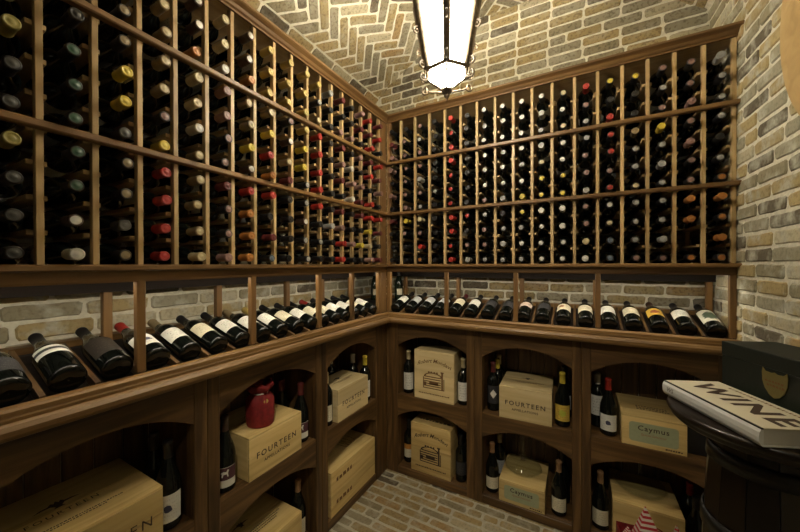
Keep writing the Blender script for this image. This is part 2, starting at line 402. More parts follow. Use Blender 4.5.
# ------------------------------------------------------------------ shell
def slab(name, mat, pts_mb): return structure(build(pts_mb, name, mat))
mb = MB(); mb.box(-WALL-0.2, 2.3, Y_END-0.2, WALL+0.2, -0.12, -0.006); floor = slab('floor', 'floor_mortar', mb); floor['label'] = 'floor of worn tan bricks laid in running bond'
mb = MB(); mb.box(-WALL-0.2, -WALL, Y_END-0.2, WALL+0.2, -0.1, 3.0); wall_left = slab('wall_left', 'mortar', mb); wall_left['label'] = 'brick wall behind the rack opposite the bare wall'
mb = MB(); mb.box(-WALL-0.2, 2.3, WALL, WALL+0.2, -0.1, 3.45); wall_back = slab('wall_back', 'mortar', mb); wall_back['label'] = 'end wall of old brick rising into the vault'
mb = MB()
ya, yb = WALL+0.2, Y_END-0.2
mb.add([(xr(ya), ya, -0.1), (xr(yb), yb, -0.1), (xr(yb)+0.25, yb, -0.1), (xr(ya)+0.25, ya, -0.1), (xr(ya), ya, 3.0), (xr(yb), yb, 3.0), (xr(yb)+0.25, yb, 3.0), (xr(ya)+0.25, ya, 3.0)],
       [(0, 1, 2, 3), (4, 5, 6, 7), (0, 1, 5, 4), (1, 2, 6, 5), (2, 3, 7, 6), (3, 0, 4, 7)])
wall_right = slab('wall_right', 'mortar', mb); wall_right['label'] = 'bare wall of tan and grey old bricks'
mb = MB(); mb.box(-WALL-0.2, 2.3, Y_END-0.2, Y_END, -0.1, 3.45); wall_front = slab('wall_front', 'plaster', mb)
# vault
mb = MB(); na = 40; a_max = 1.02
vs = []; fs = []
for i in range(na+1):
    a = -a_max + 2*a_max*i/na
    for rr in (VR, VR+0.15):
        for y in (WALL+0.02, Y_END-0.02): vs.append((VC_X + rr*math.sin(a), y, VC_Z + rr*math.cos(a)))
for i in range(na):
    b0 = i*4; b1 = b0+4
    fs += [(b0, b0+1, b1+1, b1), (b0+2, b1+2, b1+3, b0+3), (b0, b1, b1+2, b0+2), (b0+1, b0+3, b1+3, b1+1)]
fs += [(0, 2, 3, 1), (na*4, na*4+1, na*4+3, na*4+2)]
mb.add(vs, fs, smooth=False); ceiling = slab('ceiling', 'mortar', mb); ceiling['label'] = 'low barrel vault of herringbone brickwork'

# bricks of the back wall (gap above the ledge and the lunette over the rack are in view)
vault_z = lambda x: VC_Z + math.sqrt(max(0.0, VR**2 - (x-VC_X)**2))
def vis_back(p): return in_view(p) and (1.17 < p.z < 1.42 or p.z > 2.80)
running_bond(wall_back, (0, WALL, 0), (1, 0, 0), (0, 0, 1), (0, -1, 0), -WALL, 1.83, 1.05, 3.26, vis_back, lambda p: p.z < vault_z(p.x)+0.03, 11); kit.flush(wall_back)
def vis_left(p): return in_view(p) and 1.17 < p.z < 1.42
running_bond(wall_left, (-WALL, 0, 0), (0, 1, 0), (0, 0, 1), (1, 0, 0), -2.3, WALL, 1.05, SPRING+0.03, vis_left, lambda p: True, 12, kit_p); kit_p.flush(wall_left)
def vis_right(p): return in_view(p, 8) and (p.z > 1.13)
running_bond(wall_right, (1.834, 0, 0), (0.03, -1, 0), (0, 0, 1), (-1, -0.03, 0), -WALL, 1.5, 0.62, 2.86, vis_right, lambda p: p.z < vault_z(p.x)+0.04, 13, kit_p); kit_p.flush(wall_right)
# vault bricks: two border courses along the left springing, herringbone above
A0 = -math.asin(1.082/VR)
def vault_m(sarc, y, ang, off=PROUD):
    a = A0 + sarc/VR
    nrm = Vector((-math.sin(a), 0, -math.cos(a))); t = Vector((math.cos(a), 0, -math.sin(a)))
    p = Vector((VC_X + VR*math.sin(a), y, VC_Z + VR*math.cos(a))) + nrm*off
    yv = Vector((0, 1, 0)); ex = t*math.cos(ang) + yv*math.sin(ang); ey = nrm.cross(ex)
    return frame_m(p, ex, ey, nrm), p
rg = random.Random(21)
S_TOT = 2*abs(A0)*VR
for row in range(1):
    for side in (0, 1):
        s_ = 0.051; s_ = s_ if side == 0 else S_TOT - s_
        y = -2.9 + row*0.1
        while y < WALL:
            M, p = vault_m(s_, y, PI/2); kit.place(M, ceiling, in_view(p, 6), False, rg); y += BL + JT
HW = 0.0665; nH = 3
kit_h = BrickKit(HW*nH - 0.012, HW-0.0125, 0.03, 'brick', 'brick_stuff')
c45 = math.sqrt(0.5)
for i in range(-75, 76):
    for j in range(-40, 41):
        bx, by = (i + nH*j)*HW, (i - nH*j)*HW
        for horiz in (True, False):
            cx_, cy_ = (bx + nH*HW/2, by + HW/2) if horiz else (bx + (nH+0.5)*HW, by + (1 - nH/2)*HW)
            s_ = (cx_ - cy_)*c45 + 1.2; y = (cx_ + cy_)*c45 - 1.2
            if not (0.02 < s_ < S_TOT-0.02 and -2.2 < y < WALL+0.09): continue
            ang = PI/4 if horiz else 3*PI/4
            M, p = vault_m(s_, y, ang)
            lo_cut, hi_cut = 0.087 - s_, (S_TOT-0.087) - s_      # courses along the springing: bricks are cut to meet them
            reach = 0.11
            if lo_cut > -reach or hi_cut < reach:
                vs, fs, me = rg.choice(kit_h.full); bm = bmesh.new(); bv = [bm.verts.new(v_) for v_ in vs]
                for f_ in fs: bm.faces.new([bv[q_] for q_ in f_])
                # direction of growing s in brick space
                tl = M.to_3x3().inverted() @ Vector((math.cos(A0+s_/VR), 0, -math.sin(A0+s_/VR)))
                if lo_cut > -reach: bmesh.ops.bisect_plane(bm, geom=bm.verts[:]+bm.edges[:]+bm.faces[:], plane_co=tl*lo_cut, plane_no=tl, clear_inner=True)
                else: bmesh.ops.bisect_plane(bm, geom=bm.verts[:]+bm.edges[:]+bm.faces[:], plane_co=tl*hi_cut, plane_no=tl, clear_outer=True)
                bmesh.ops.holes_fill(bm, edges=[e_ for e_ in bm.edges if e_.is_boundary], sides=0)
                if len(bm.faces) > 3:
                    me2 = bpy.data.meshes.new('brick'); bm.to_mesh(me2)
                    if in_view(p, 6): me2.materials.append(MATS['brick']); link('brick', me2, ceiling, M=M)
                    else: kit_h.stuff.add([v_.co[:] for v_ in me2.vertices], [tuple(pp.vertices) for pp in me2.polygons], 0, False, M, rnd=rg.random())
                bm.free(); continue
            kit_h.place(M, ceiling, in_view(p, 6), False, rg)
kit_h.flush(ceiling); kit.flush(ceiling)
# floor bricks
kit_f = BrickKit(0.176, 0.0465, 0.03, 'floor_brick', 'floor_brick_stuff')
def vis_floor(p): return in_view(p, 4) and p.x > 0.0 and p.y < 0.02 and proj(p)[1] > 455
running_bond(floor, (0, 0, -0.008), (1, 0, 0), (0, 1, 0), (0, 0, 1), -0.02, 1.86, -1.9, 0.02, vis_floor, lambda p: True, 14, kit_f); kit_f.flush(floor)

# ------------------------------------------------------------------ the two tall wine racks
Z_BEAM, Z_R2, Z_R1, Z_TOP = 1.472, 1.837, 2.196, 2.495
ROWS = [1.509 + 0.0905*i for i in range(4)] + [1.868 + 0.0905*i for i in range(4)] + [2.229 + 0.0905*i for i in range(3)]
def extrude_profile(prof, sgn, mitre, u1, mat, name, parent, c=0):
    """prof: (d, z) closed loop; runs from the mitred corner (u = d) to u1"""
    k = len(prof); vs = [(d, sgn*(d if mitre else 0), z) for d, z in prof] + [(d, sgn*u1, z) for d, z in prof]
    fs = [tuple(range(k)), tuple(range(2*k-1, k-1, -1))] + [(i, (i+1) % k, k+(i+1) % k, k+i) for i in range(k)]
    mb = MB(); mb.add(vs, fs); return build(mb, name, mat, parent)
def divider_meshes():
    mb = MB(); mb.box(-0.022, 0.0, -0.0075, 0.0075, 1.478, Z_TOP+0.003, c=0.0012); mb.box(-0.265, -0.243, -0.0075, 0.0075, 1.44, Z_TOP+0.003, c=0.0012)
    d = mb.mesh('divider', 'slat_wood_Z')
    mb = MB()
    for z in ROWS: mb.box(-0.262, -0.026, -0.0195, 0.0195, z-0.0405, z-0.0275, c=0.001)
    return d, mb.mesh('support_cleats', 'slat_wood_X')
DIV_ME, CLEAT_ME = divider_meshes()
def make_rack(label, rz, sgn, us, u_end, posts, rear_posts):
    root = thing('wine_rack', label, 'wine rack', (0, 0, 0), rz, 'tall bottle racks')
    for u in us:
        d = link('divider', DIV_ME, root, (0, sgn*u, 0)); cl = link('support_cleats', CLEAT_ME, d); cl['kind'] = 'stuff'
    for z in (Z_R1, Z_R2):
        extrude_profile([(0.001, z-0.011), (0.022, z-0.011), (0.026, z-0.007), (0.026, z+0.006), (0.022, z+0.010), (0.001, z+0.010)], sgn, True, u_end+0.006, 'rack_wood_Y', 'rail', root)
    extrude_profile([(-0.03, 1.463), (0.026, 1.463), (0.031, 1.467), (0.031, 1.478), (0.026, 1.482), (-0.03, 1.482)], sgn, True, u_end+0.006, 'rack_wood_Y', 'ledge_strip', root)
    extrude_profile([(-0.022, 1.428), (0.0, 1.428), (0.004, 1.434), (0.004, 1.462), (-0.022, 1.462)], sgn, True, u_end, 'rack_wood_Y', 'front_beam', root)
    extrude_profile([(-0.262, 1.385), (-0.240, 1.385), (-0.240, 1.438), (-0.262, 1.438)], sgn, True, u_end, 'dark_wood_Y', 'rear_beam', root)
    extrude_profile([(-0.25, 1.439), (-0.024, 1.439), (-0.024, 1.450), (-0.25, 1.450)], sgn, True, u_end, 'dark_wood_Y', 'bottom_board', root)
    extrude_profile([(-0.325, 2.499), (0.0, 2.499), (0.0, 2.512), (-0.325, 2.512)], sgn, True, u_end, 'slat_wood_Y', 'top_board', root)
    extrude_profile([(0.001, 2.489), (0.010, 2.489), (0.010, 2.497), (0.018, 2.501), (0.026, 2.511), (0.042, 2.517), (0.048, 2.521), (0.048, 2.530), (0.001, 2.530)], sgn, True, u_end+0.008, 'rack_wood_Y', 'crown_moulding', root)
    for u in posts: boxpart('display_post', 'rack_wood_Z', root, -0.022, 0.002, sgn*(u-0.012), sgn*(u+0.012), 1.142, 1.464)
    for u in rear_posts: boxpart('rear_post', 'rack_wood_Z', root, -0.266, -0.240, sgn*(u-0.013), sgn*(u+0.013), 1.20, 1.388)
    return root
PL, PB_ = 0.103, 0.1068
US_L = [0.09, 0.196, 0.299, 0.393, 0.489, 0.583, 0.676, 0.770, 0.872, 0.974, 1.076, 1.178, 1.279, 1.386, 1.489, 1.596, 1.705, 1.808, 1.911, 2.010]
US_B = [0.008, 0.117, 0.227, 0.335, 0.445, 0.553, 0.658, 0.769, 0.874, 0.977, 1.081, 1.191, 1.298, 1.405, 1.509, 1.612, 1.717, 1.819]
UL_END, UB_END = 2.02, 1.829
rack_l = make_rack('tall wooden bottle rack opposite the bare brick wall', 0.0, -1, US_L, UL_END, (0.100, 0.396, 0.685, 1.087, 1.489, 1.90), (0.10, 0.396, 0.685, 1.087, 1.489, 1.90))
rack_b = make_rack('tall wooden bottle rack ending against the bare brick wall', -PI/2, 1, US_B, UB_END, (0.454, 0.887, 1.30, 1.817), (0.022, 0.454, 0.887, 1.30, 1.803))
mb = MB(); mb.box(-0.03, 0.0, 0.0, 0.03, 1.142, 2.497, c=0.002); build(mb, 'corner_post', 'rack_wood_Z', rack_b, M=Matrix.Translation((0.0, 0.0, 0)) @ Matrix.Rotation(0, 4, 'Z'))

boxpart('corner_board', 'rack_wood_Z', rack_l, -0.020, 0.0, -0.0005, -0.080, 1.142, 2.497)
# ------------------------------------------------------------------ display ledge (continuous worktop) and its cradle slats
ledge = thing('display_ledge', 'continuous brown wooden ledge with moulded edge carrying the reclining bottles', 'ledge')
for rz, sgn, uend, us in ((0.0, -1, UL_END, US_L), (-PI/2, 1, UB_END, US_B)):
    Mr = Matrix.Rotation(rz, 4, 'Z')
    def lp(prof, mat, name, mitre=True):
        o = extrude_profile(prof, sgn, mitre, uend, mat, name, ledge); o.matrix_local = Mr; return o
    lp([(0.0, 1.064), (0.008, 1.064), (0.008, 1.074), (0.056, 1.074), (0.062, 1.077), (0.066, 1.086), (0.066, 1.098), (0.058, 1.108), (0.046, 1.112), (0.046, 1.120), (0.040, 1.124), (0.0, 1.124)], 'ledge_wood_Y', 'nosing')
    lp([(0.010, 1.124), (0.042, 1.124), (0.042, 1.136), (0.036, 1.142), (0.010, 1.142)], 'ledge_wood_Y', 'stop_rail')
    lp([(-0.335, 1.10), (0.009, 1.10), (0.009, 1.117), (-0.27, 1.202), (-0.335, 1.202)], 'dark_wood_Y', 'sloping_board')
    lp([(-0.332, 1.203), (-0.300, 1.203), (-0.300, 1.224), (-0.332, 1.227)], 'ledge_wood_Y', 'rear_strip')
    mbs = MB(); mbs.prism([(-0.268, 1.200), (0.006, 1.1175), (0.006, 1.146), (-0.268, 1.226)], -0.006, 0.006)
    me = mbs.mesh('cradle_slat', 'cabinet_wood_X')
    for u in us:
        if u < uend: o = link('cradle_slat', me, ledge); o.matrix_local = Mr @ Matrix.Translation((0, sgn*u, 0))

# ------------------------------------------------------------------ arched base cabinets
Z_CT, ZS, Z_SH, ZS2, Z_FL = 1.064, 0.907, 0.56, 0.41, 0.05
def arch_board(u0, u1, ztop, zs, za, d0, d1, n=18):
    mb = MB(); vs = []; fs = []
    for i in range(n+1):
        u = u0 + (u1-u0)*i/n; t = 2*i/n - 1; z = zs + (za-zs)*(1-abs(t)**2.1)
        vs += [(d0, u, z), (d1, u, z), (d1, u, ztop), (d0, u, ztop)]
    for i in range(n):
        a = 4*i; b_ = a+4
        for q in range(4): fs.append((a+q, a+(q+1) % 4, b_+(q+1) % 4, b_+q))
    fs += [(0, 1, 2, 3), (4*n, 4*n+1, 4*n+2, 4*n+3)]
    mb.add(vs, fs); return mb
def cabinet(rz, sgn, u0, u1, st0, st1, label):
    """opening u0..u1, stiles reach out to st0 and st1"""
    p0 = Matrix.Rotation(rz, 4, 'Z') @ Vector((0, sgn*st0, 0))
    t = thing('arched_cabinet', label, 'cabinet', p0, rz, 'arched cabinets under the ledge')
    U = lambda u: sgn*(u - st0)
    if u0-st0 > 0.01: boxpart('stile', 'cabinet_wood_Z', t, -0.022, 0.0, U(st0), U(u0), 0.0, Z_CT, c=0.003)
    if st1-u1 > 0.01: boxpart('stile', 'cabinet_wood_Z', t, -0.022, 0.0, U(u1), U(st1), 0.0, Z_CT, c=0.003)
    build(arch_board(U(u0), U(u1), Z_CT, ZS, 0.987, -0.024, -0.003), 'arch_rail', 'cabinet_wood_Y', t)
    build(arch_board(U(u0), U(u1), Z_SH, ZS2, 0.481, -0.024, -0.003), 'arch_rail', 'cabinet_wood_Y', t)
    boxpart('shelf', 'cabinet_wood_Y', t, -0.328, -0.0245, U(u0)+sgn*0.001, U(u1)-sgn*0.001, Z_SH-0.022, Z_SH, c=0.001)
    boxpart('cabinet_floor', 'cabinet_wood_Y', t, -0.328, -0.022, U(u0), U(u1), Z_FL-0.02, Z_FL, c=0.001)
    boxpart('plinth', 'cabinet_wood_Y', t, -0.022, -0.002, U(u0), U(u1), 0.0, Z_FL, c=0.002)
    for a, b_ in ((u0-0.016, u0-0.0005), (u1+0.0005, u1+0.016)): boxpart('side_panel', 'cabinet_wood_Z', t, -0.328, -0.0225, U(a), U(b_), 0.0, Z_CT-0.004, c=0)
    n = 6; wd = (u1-u0)/n
    for i in range(n): boxpart('back_plank', 'cabinet_wood_Z', t, -0.337, -0.3285, U(u0+i*wd+0.001), U(u0+(i+1)*wd-0.001), 0.0, Z_CT-0.004, c=0.002)
    return t
cabinet(-PI/2, 1, 0.088, 0.590, 0.0, 0.639, 'arched cabinet holding two upright crates printed with a winery drawing')
cabinet(-PI/2, 1, 0.688, 1.180, 0.6395, 1.2245, 'arched cabinet with a branded flat crate above and a decanter on a crate below')
cabinet(-PI/2, 1, 1.269, 1.768, 1.225, 1.829, 'arched cabinet touching the bare brick wall')
cabinet(0.0, -1, 0.140, 0.626, 0.0, 0.672, 'arched cabinet in the inner corner with two stacked crates below')
cabinet(0.0, -1, 0.718, 1.236, 0.6725, 1.284, 'arched cabinet with a red pouch on its upper crate')
cabinet(0.0, -1, 1.332, 1.840, 1.2845, 2.02, 'arched cabinet with the largest flat crate, farthest from the inner corner')

# ------------------------------------------------------------------ bottles
BORD = [(0.0, 0.004), (0.026, 0.001), (0.0335, 0.002), (0.0372, 0.007), (0.0375, 0.018), (0.0375, 0.175), (0.0362, 0.190), (0.030, 0.205), (0.021, 0.218), (0.0158, 0.230), (0.0145, 0.244), (0.0143, 0.286), (0.0157, 0.287), (0.0157, 0.296), (0.0140, 0.299), (0.0, 0.2992)]
BURG = [(0.0, 0.004), (0.028, 0.001), (0.0365, 0.002), (0.0402, 0.008), (0.0405, 0.018), (0.0402, 0.140), (0.0375, 0.160), (0.0315, 0.182), (0.0240, 0.204), (0.0175, 0.226), (0.0150, 0.245), (0.0145, 0.286), (0.0158, 0.287), (0.0158, 0.295), (0.0140, 0.299), (0.0, 0.2992)]
def scale_prof(p, k): return [(r*k, z*k) for r, z in p]
KINDS = {'bord': (BORD, 0.242), 'burg': (BURG, 0.243), 'champ': (scale_prof(BURG, 1.22), 0.225*1.22)}
ME = {}
def body_mesh(kind, glass='black_glass', n=20):
    key = ('b', kind, glass, n)
    if key not in ME:
        mb = MB(); mb.lathe(KINDS[kind][0], n); ME[key] = mb.mesh('wine_bottle', glass)
    return ME[key]
def capsule_profile(kind):
    prof, z0 = KINDS[kind]
    pr = [(r+0.0006, z) for r, z in prof if z > z0 and r > 0.001]
    r0 = next((r for r, z in prof if z > z0))
    k = 1.22 if kind == 'champ' else 1.0
    zt = prof[-1][1]
    return [(r0+0.0010, z0-0.004)] + pr + [(0.0128*k, zt+0.0010), (0.0118*k, zt+0.0002), (0.0060*k, zt+0.0002), (0.0050*k, zt+0.0010), (0.0, zt+0.0010)]
def capsule_mesh(kind, col, n=16, dark=None):
    """dark: shade painted onto the foil sides, only the top disc keeps its colour"""
    key = ('c', kind, col, n, dark)
    if key not in ME:
        pr = capsule_profile(kind); k = next(i for i, q in enumerate(pr) if i > 2 and q[0] < pr[i-1][0] and q[1] > KINDS[kind][0][-1][1] - 0.006)
        if dark: k = len(pr) - 4
        mb = MB(); mb.lathe(pr[:k+1], n, 1 if dark else 0, cap=False); mb.lathe(pr[k:], n, 0, cap=False)
        ME[key] = mb.mesh('foil_capsule', ['cap_'+col, 'cap_'+(dark or 'd')])
    return ME[key]
def label_mesh(kind, mat, z0, z1, half, n=14):
    key = ('l', kind, mat, z0, z1, half)
    if key not in ME:
        R = 0.0381 if kind == 'bord' else 0.0410 if kind == 'burg' else 0.0500
        me = bpy.data.meshes.new('paper_label'); vs = []; fs = []
        for i in range(n+1):
            a = -half + 2*half*i/n
            for z in (z0, z1): vs.append((R*math.cos(a), R*math.sin(a), z))
        for i in range(n): fs.append((2*i, 2*i+2, 2*i+3, 2*i+1))
        me.from_pydata(vs, [], fs); me.materials.append(MATS[mat]); ul = me.uv_layers.new()
        for p in me.polygons:
            p.use_smooth = True
            for li in p.loop_indices:
                vi = me.loops[li].vertex_index; ul.data[li].uv = (vi//2/n, vi % 2)
        ME[key] = me
    return ME[key]
def bottle(kind, M, cap, label=None, lrange=(0.045, 0.135), lhalf=1.15, lroll=0.0, glass='black_glass', neck=None, dark=None):
    """bottle standing on local z = 0, label centred on local +x turned by lroll"""
    o = link('wine_bottle', body_mesh(kind, glass), None, M=M)
    if cap: link('foil_capsule', capsule_mesh(kind, cap, dark=dark), o)
    if label:
        l = link('paper_label', label_mesh(kind, label, lrange[0], lrange[1], lhalf), o); l.rotation_euler = (0, 0, lroll)
    if neck:
        l = link('neck_label', label_mesh('bord', neck, 0.196, 0.212, 0.8), o); l.rotation_euler = (0, 0, lroll); l.scale = (0.78, 0.78, 1)
    return o
def wrap_poly(pts, R, name, mat, parent):
    """flat print (arc length, height) wrapped round the bottle"""
    bm = bmesh.new(); f = bm.faces.new([bm.verts.new((x, z, 0)) for x, z in pts])
    bmesh.ops.triangulate(bm, faces=[f]); bmesh.ops.subdivide_edges(bm, edges=bm.edges[:], cuts=3, use_grid_fill=True)
    for v in bm.verts: a, z = v.co.x/R, v.co.y; v.co = (R*math.cos(a), R*math.sin(a), z)
    me = bpy.data.meshes.new(name); bm.to_mesh(me); bm.free(); me.materials.append(MATS[mat]); return link(name, me, parent)
ORD = ['zeroth', 'first', 'second', 'third', 'fourth', 'fifth', 'sixth', 'seventh', 'eighth', 'ninth', 'tenth', 'eleventh', 'twelfth', 'thirteenth', 'fourteenth', 'fifteenth', 'sixteenth', 'seventeenth', 'eighteenth']
# capsule colours seen in each column, bottom row first (4 + 4 + 3 rows)
BACK_COLS = ['dddm dpdp pmd', 'ddpy pppp ppd', 'orpc spsp psp', 'dddd dsdd ddd', 'rrrr rrrr rrr', 'spdr dddd ddd', 'spps pwww wsw', 'sssd swws www', 'swsy ywsw www', 'wwww yycs ssw',
             'wwww yyww cwc', 'wcpp spps spr', 'bbcw rprr rdy', 'psss csst ddy', 'psss sssy psp', 'o.oo pppp ppp', 'oooo osds sss']
LEFT_COLS = ['mdmr dpmr drm', 'pcyr rdrm rmr', 'dydm mpdp dmp', 'dpdd wpwd pdd', 'rrpm dmpm pdm', 'ddsd dddd dds', 'dsdr rrrr csg', 'ssws syyg ggg', 'dddd mcwp ggg', 'bmdr oryc ggg', 'ooor wycc oww',
             'pppm pppp wcc', 'cccc cwcc oww', 'rrrr ypcc ccy', 'tett eyyt ttp', 'wwGG GGGd ddG', 'eeeO eeOO OOd', 'tddd tded ddd']
LBL = ['label_white', 'label_cream', 'label_grey', 'label_white', 'label_cream']
rg = random.Random(5)
corner_mb = MB(); corner_mats = ['black_glass'] + ['cap_'+k for k in CAPCOL]
def rack_bottle(side, col, row, code):
    z = ROWS[row] + rg.uniform(-0.002, 0.002)
    if side == 'B':
        u = (US_B[col]+US_B[col+1])/2; tip = Vector((u + rg.uniform(-0.003, 0.003), -0.024 - rg.uniform(0, 0.02), z))
        axis = Vector((0, -1, 0))
    else:
        u = (US_L[col]+US_L[col+1])/2; tip = Vector((0.034 + rg.uniform(0, 0.02), -u + rg.uniform(-0.003, 0.003), z))
        axis = Vector((1, 0, 0))
    base = tip - axis*0.30
    upv = Vector((0, 0, 1)); side_v = axis.cross(upv)
    roll = rg.uniform(-PI, PI)
    M = frame_m(base, upv*math.cos(roll) + side_v*math.sin(roll), axis.cross(upv*math.cos(roll) + side_v*math.sin(roll)), axis)
    nm = CAPCOL[code][0]
    if (side == 'L' and col <= 5) or (side == 'B' and col == 0):
        corner_mb.lathe(BORD, 12, 0, True, M); corner_mb.lathe(capsule_profile('bord'), 12, 1+list(CAPCOL).index(code), True, M); return
    lab = rg.choice(LBL) if rg.random() < 0.75 else None
    side_shade = 'd' if code in ('wspctboymr' if side == 'B' else 'stbpGe') and rg.random() < (0.85 if code not in 'yr' else 0.65) else None
    if side == 'L' and code in 'wc' and rg.random() < 0.75: side_shade = 't' if code == 'c' else 'n'  # sides take a darker cap colour as painted shade
    o = bottle('bord', M, code, lab, (0.085, 0.178), 1.5, rg.uniform(-1, 1), dark=side_shade)
    if side == 'B': tag(o, f'{nm}-capped bottle in {ORD[17-col]} rack column from bare brick wall, {ORD[row+1]} row up', 'bottle', 'bottles in the end wall rack')
    else: tag(o, f'{nm}-capped bottle in rack opposite bare brick wall, {ORD[col+1]} column from corner, {ORD[row+1]} row up', 'bottle', 'bottles in the rack opposite the bare wall')
for side, cols in (('B', BACK_COLS), ('L', LEFT_COLS)):
    for ci, s_ in enumerate(cols):
        for ri, code in enumerate(s_.replace(' ', '')):
            if code != '.': rack_bottle(side, ci, ri, code)
o = build(corner_mb, 'corner_bottles', corner_mats, recalc=False); o['kind'] = 'stuff'
tag(o, 'crowded bottle necks in the rack columns nearest the inner corner', 'bottles')

# reclining bottles on the ledge: tip up and back against the wall
def ledge_bottle(side, u, cap, label, kind, lr, text, lh=1.2, roll=0.0, skew=0.0, neck=None):
    ang = math.radians(17); rad = 0.0378 if kind == 'bord' else 0.0408
    d0 = -0.012; zb = 1.1265 + rad*math.cos(ang)
    if side == 'B': o0 = Vector((u, -d0, zb)); back = Vector((math.sin(skew), math.cos(skew), 0))
    else: o0 = Vector((d0, -u, zb)); back = Vector((-math.cos(skew), math.sin(skew), 0))
    axis = (back*math.cos(ang) + Vector((0, 0, 1))*math.sin(ang)).normalized()
    upv = (Vector((0, 0, 1)) - axis*axis.z).normalized()
    M = frame_m(o0, upv, axis.cross(upv), axis)
    o = bottle(kind, M, cap, label, lr, lh, roll, neck=neck)
    tag(o, text, 'bottle', 'bottles reclining on the ledge'); return o
cB = [(US_B[i]+US_B[i+1])/2 for i in range(17)]
cL = [(US_L[i]+US_L[i+1])/2 for i in range(19)]
LOOK = {'label_white': 'white label', 'label_cream': 'cream label', 'label_grey': 'grey label', 'label_dark': 'black label', 'label_brown': 'brown label', 'label_tansquare': 'cream label with a brown square',
        'label_seal': 'white label with a dark seal', 'label_yellow': 'yellow label and dark red emblem', 'label_landscape': 'dark landscape label', 'label_pinkband': 'pinkish label', 'label_blackbox': 'white label with a black panel'}
DISP_B = [('d', 'label_white', 'bord'), ('d', 'label_grey', 'bord'), ('d', 'label_grey', 'bord'), ('d', 'label_grey', 'bord'), ('m', 'label_cream', 'bord'), ('d', 'label_white', 'bord'), ('d', 'label_dark', 'bord'), ('d', 'label_dark', 'bord'),
          ('d', 'label_pinkband', 'bord'), ('d', 'label_dark', 'bord'), ('d', 'label_tansquare', 'bord'), ('d', 'label_cream', 'bord'), ('d', 'label_white', 'bord'), ('d', 'label_cream', 'bord'), ('n', 'label_yellow', 'bord'), ('d', 'label_white', 'bord'), ('d', 'label_landscape', 'bord')]
for i, (cap, lab, kd) in enumerate(DISP_B):
    lr = (0.080, 0.158) if lab not in ('label_landscape',) else (0.05, 0.17)
    if lab == 'label_pinkband': lr = (0.10, 0.155)
    ledge_bottle('B', cB[i], cap, lab, kd, lr, f'reclining bottle with {LOOK[lab]} on ledge, {ORD[17-i]} from bare brick wall')
DISP_L = [('d', 'label_white', 'bord'), ('d', 'label_cream', 'bord'), ('d', 'label_white', 'bord'), ('d', 'label_white', 'bord'), ('r', 'label_cream', 'bord'), ('d', 'label_cream', 'bord'), ('d', 'label_white', 'bord'), ('d', 'label_cream', 'bord'),
          ('g', 'label_white', 'bord'), ('t', 'label_white', 'bord'), ('d', 'label_white', 'bord'), ('d', 'label_cream', 'bord'), ('t', 'label_white', 'bord'), ('r', 'label_seal', 'burg'), ('d', 'label_brown', 'burg'), ('d', 'label_blackbox', 'burg'), ('d', 'label_dark', 'burg')]
for i, (cap, lab, kd) in enumerate(DISP_L):
    lr = (0.07, 0.15) if kd == 'bord' else (0.05, 0.125)
    if lab == 'label_blackbox': lr = (0.105, 0.15)
    if lab == 'label_brown': lr = (0.05, 0.15)
    ledge_bottle('L', cL[i], cap, lab, kd, lr, f'ledge bottle with {LOOK[lab]} opposite bare wall, {ORD[i+1]} from inner corner')
# two champagne bottles upright in the inner corner behind the ledge
for (x, y, nm) in ((-0.175, 0.115, 'upright dark champagne bottle in the corner behind the ledge, deeper one'), (-0.02, 0.215, 'upright dark champagne bottle in the corner beside the end wall rack')):
    o = bottle('champ', Matrix.Translation((x, y, 1.204)) @ Matrix.Rotation(-0.8, 4, 'Z') @ Matrix.Diagonal((0.68, 0.68, 0.68, 1)), 'd', 'label_cream', (0.06, 0.13), 0.7, 0, 'green_glass')
    tag(o, nm, 'bottle')

# standing bottles inside the cabinets
def standing(x, y, z, cap, label, kind, text, lr=(0.05, 0.135), roll=None, glass='black_glass', lh=1.1):
    a = math.atan2(CAM.y-y, CAM.x-x) if roll is None else roll
    o = bottle(kind, Matrix.Translation((x, y, z)) @ Matrix.Rotation(a, 4, 'Z'), cap, label, lr, lh, 0, glass)
    tag(o, text, 'bottle', 'bottles standing in the cabinets'); return o
S = Z_SH; Fz = Z_FL
standing(-0.068, -1.385, S, 'd', 'label_seal', 'burg', 'standing bottle with a dark seal on its white label, beside the largest crate', (0.03, 0.125))
standing(-0.17, -1.383, S, 'd', 'label_brown', 'burg', 'dim bottle with a brown label behind the one with a dark seal')
hb = standing(-0.068, -1.175, S, 'n', 'label_horse', 'burg', 'bottle with a white horse on its label, left of the crate with the pouch', (0.025, 0.105))
hb2 = standing(-0.068, -0.760, S, 'm', 'label_horse', 'burg', 'maroon-capped bottle with a white horse label, right of the crate with the pouch', (0.025, 0.105))
standing(-0.20, -0.770, S, 'm', None, 'burg', 'dark bottle behind the crate with the red pouch')
def horse_patch(o):
    pts = [(-0.5, -0.45), (-0.42, 0.05), (-0.6, 0.0), (-0.55, 0.2), (-0.2, 0.28), (0.2, 0.22), (0.35, 0.5), (0.6, 0.42), (0.5, 0.25), (0.42, -0.05), (0.5, -0.45), (0.36, -0.45), (0.25, -0.1), (-0.2, -0.1), (-0.3, -0.45)]
    wrap_poly([(x*0.026, 0.081+y*0.03) for x, y in pts], 0.0416, 'horse_print', 'horse_white', o)
for o in (hb, hb2): horse_patch(o)
standing(-0.062, -0.572, S, 'c', 'label_cream', 'bord', 'cream-capped bottle peeking out left of the corner cabinet crate', (0.03, 0.12))
standing(-0.275, -0.290, S, 'w', None, 'bord', 'bottle with a white cap standing behind the corner cabinet crate')
standing(-0.165, -0.1845, S, 'w', 'label_white', 'bord', 'white-capped bottle behind the yellow-capped one in the corner cabinet')
standing(-0.062, -0.1845, S, 'y', 'label_white', 'bord', 'yellow-capped bottle with white label right of the corner cabinet crate', (0.03, 0.14))
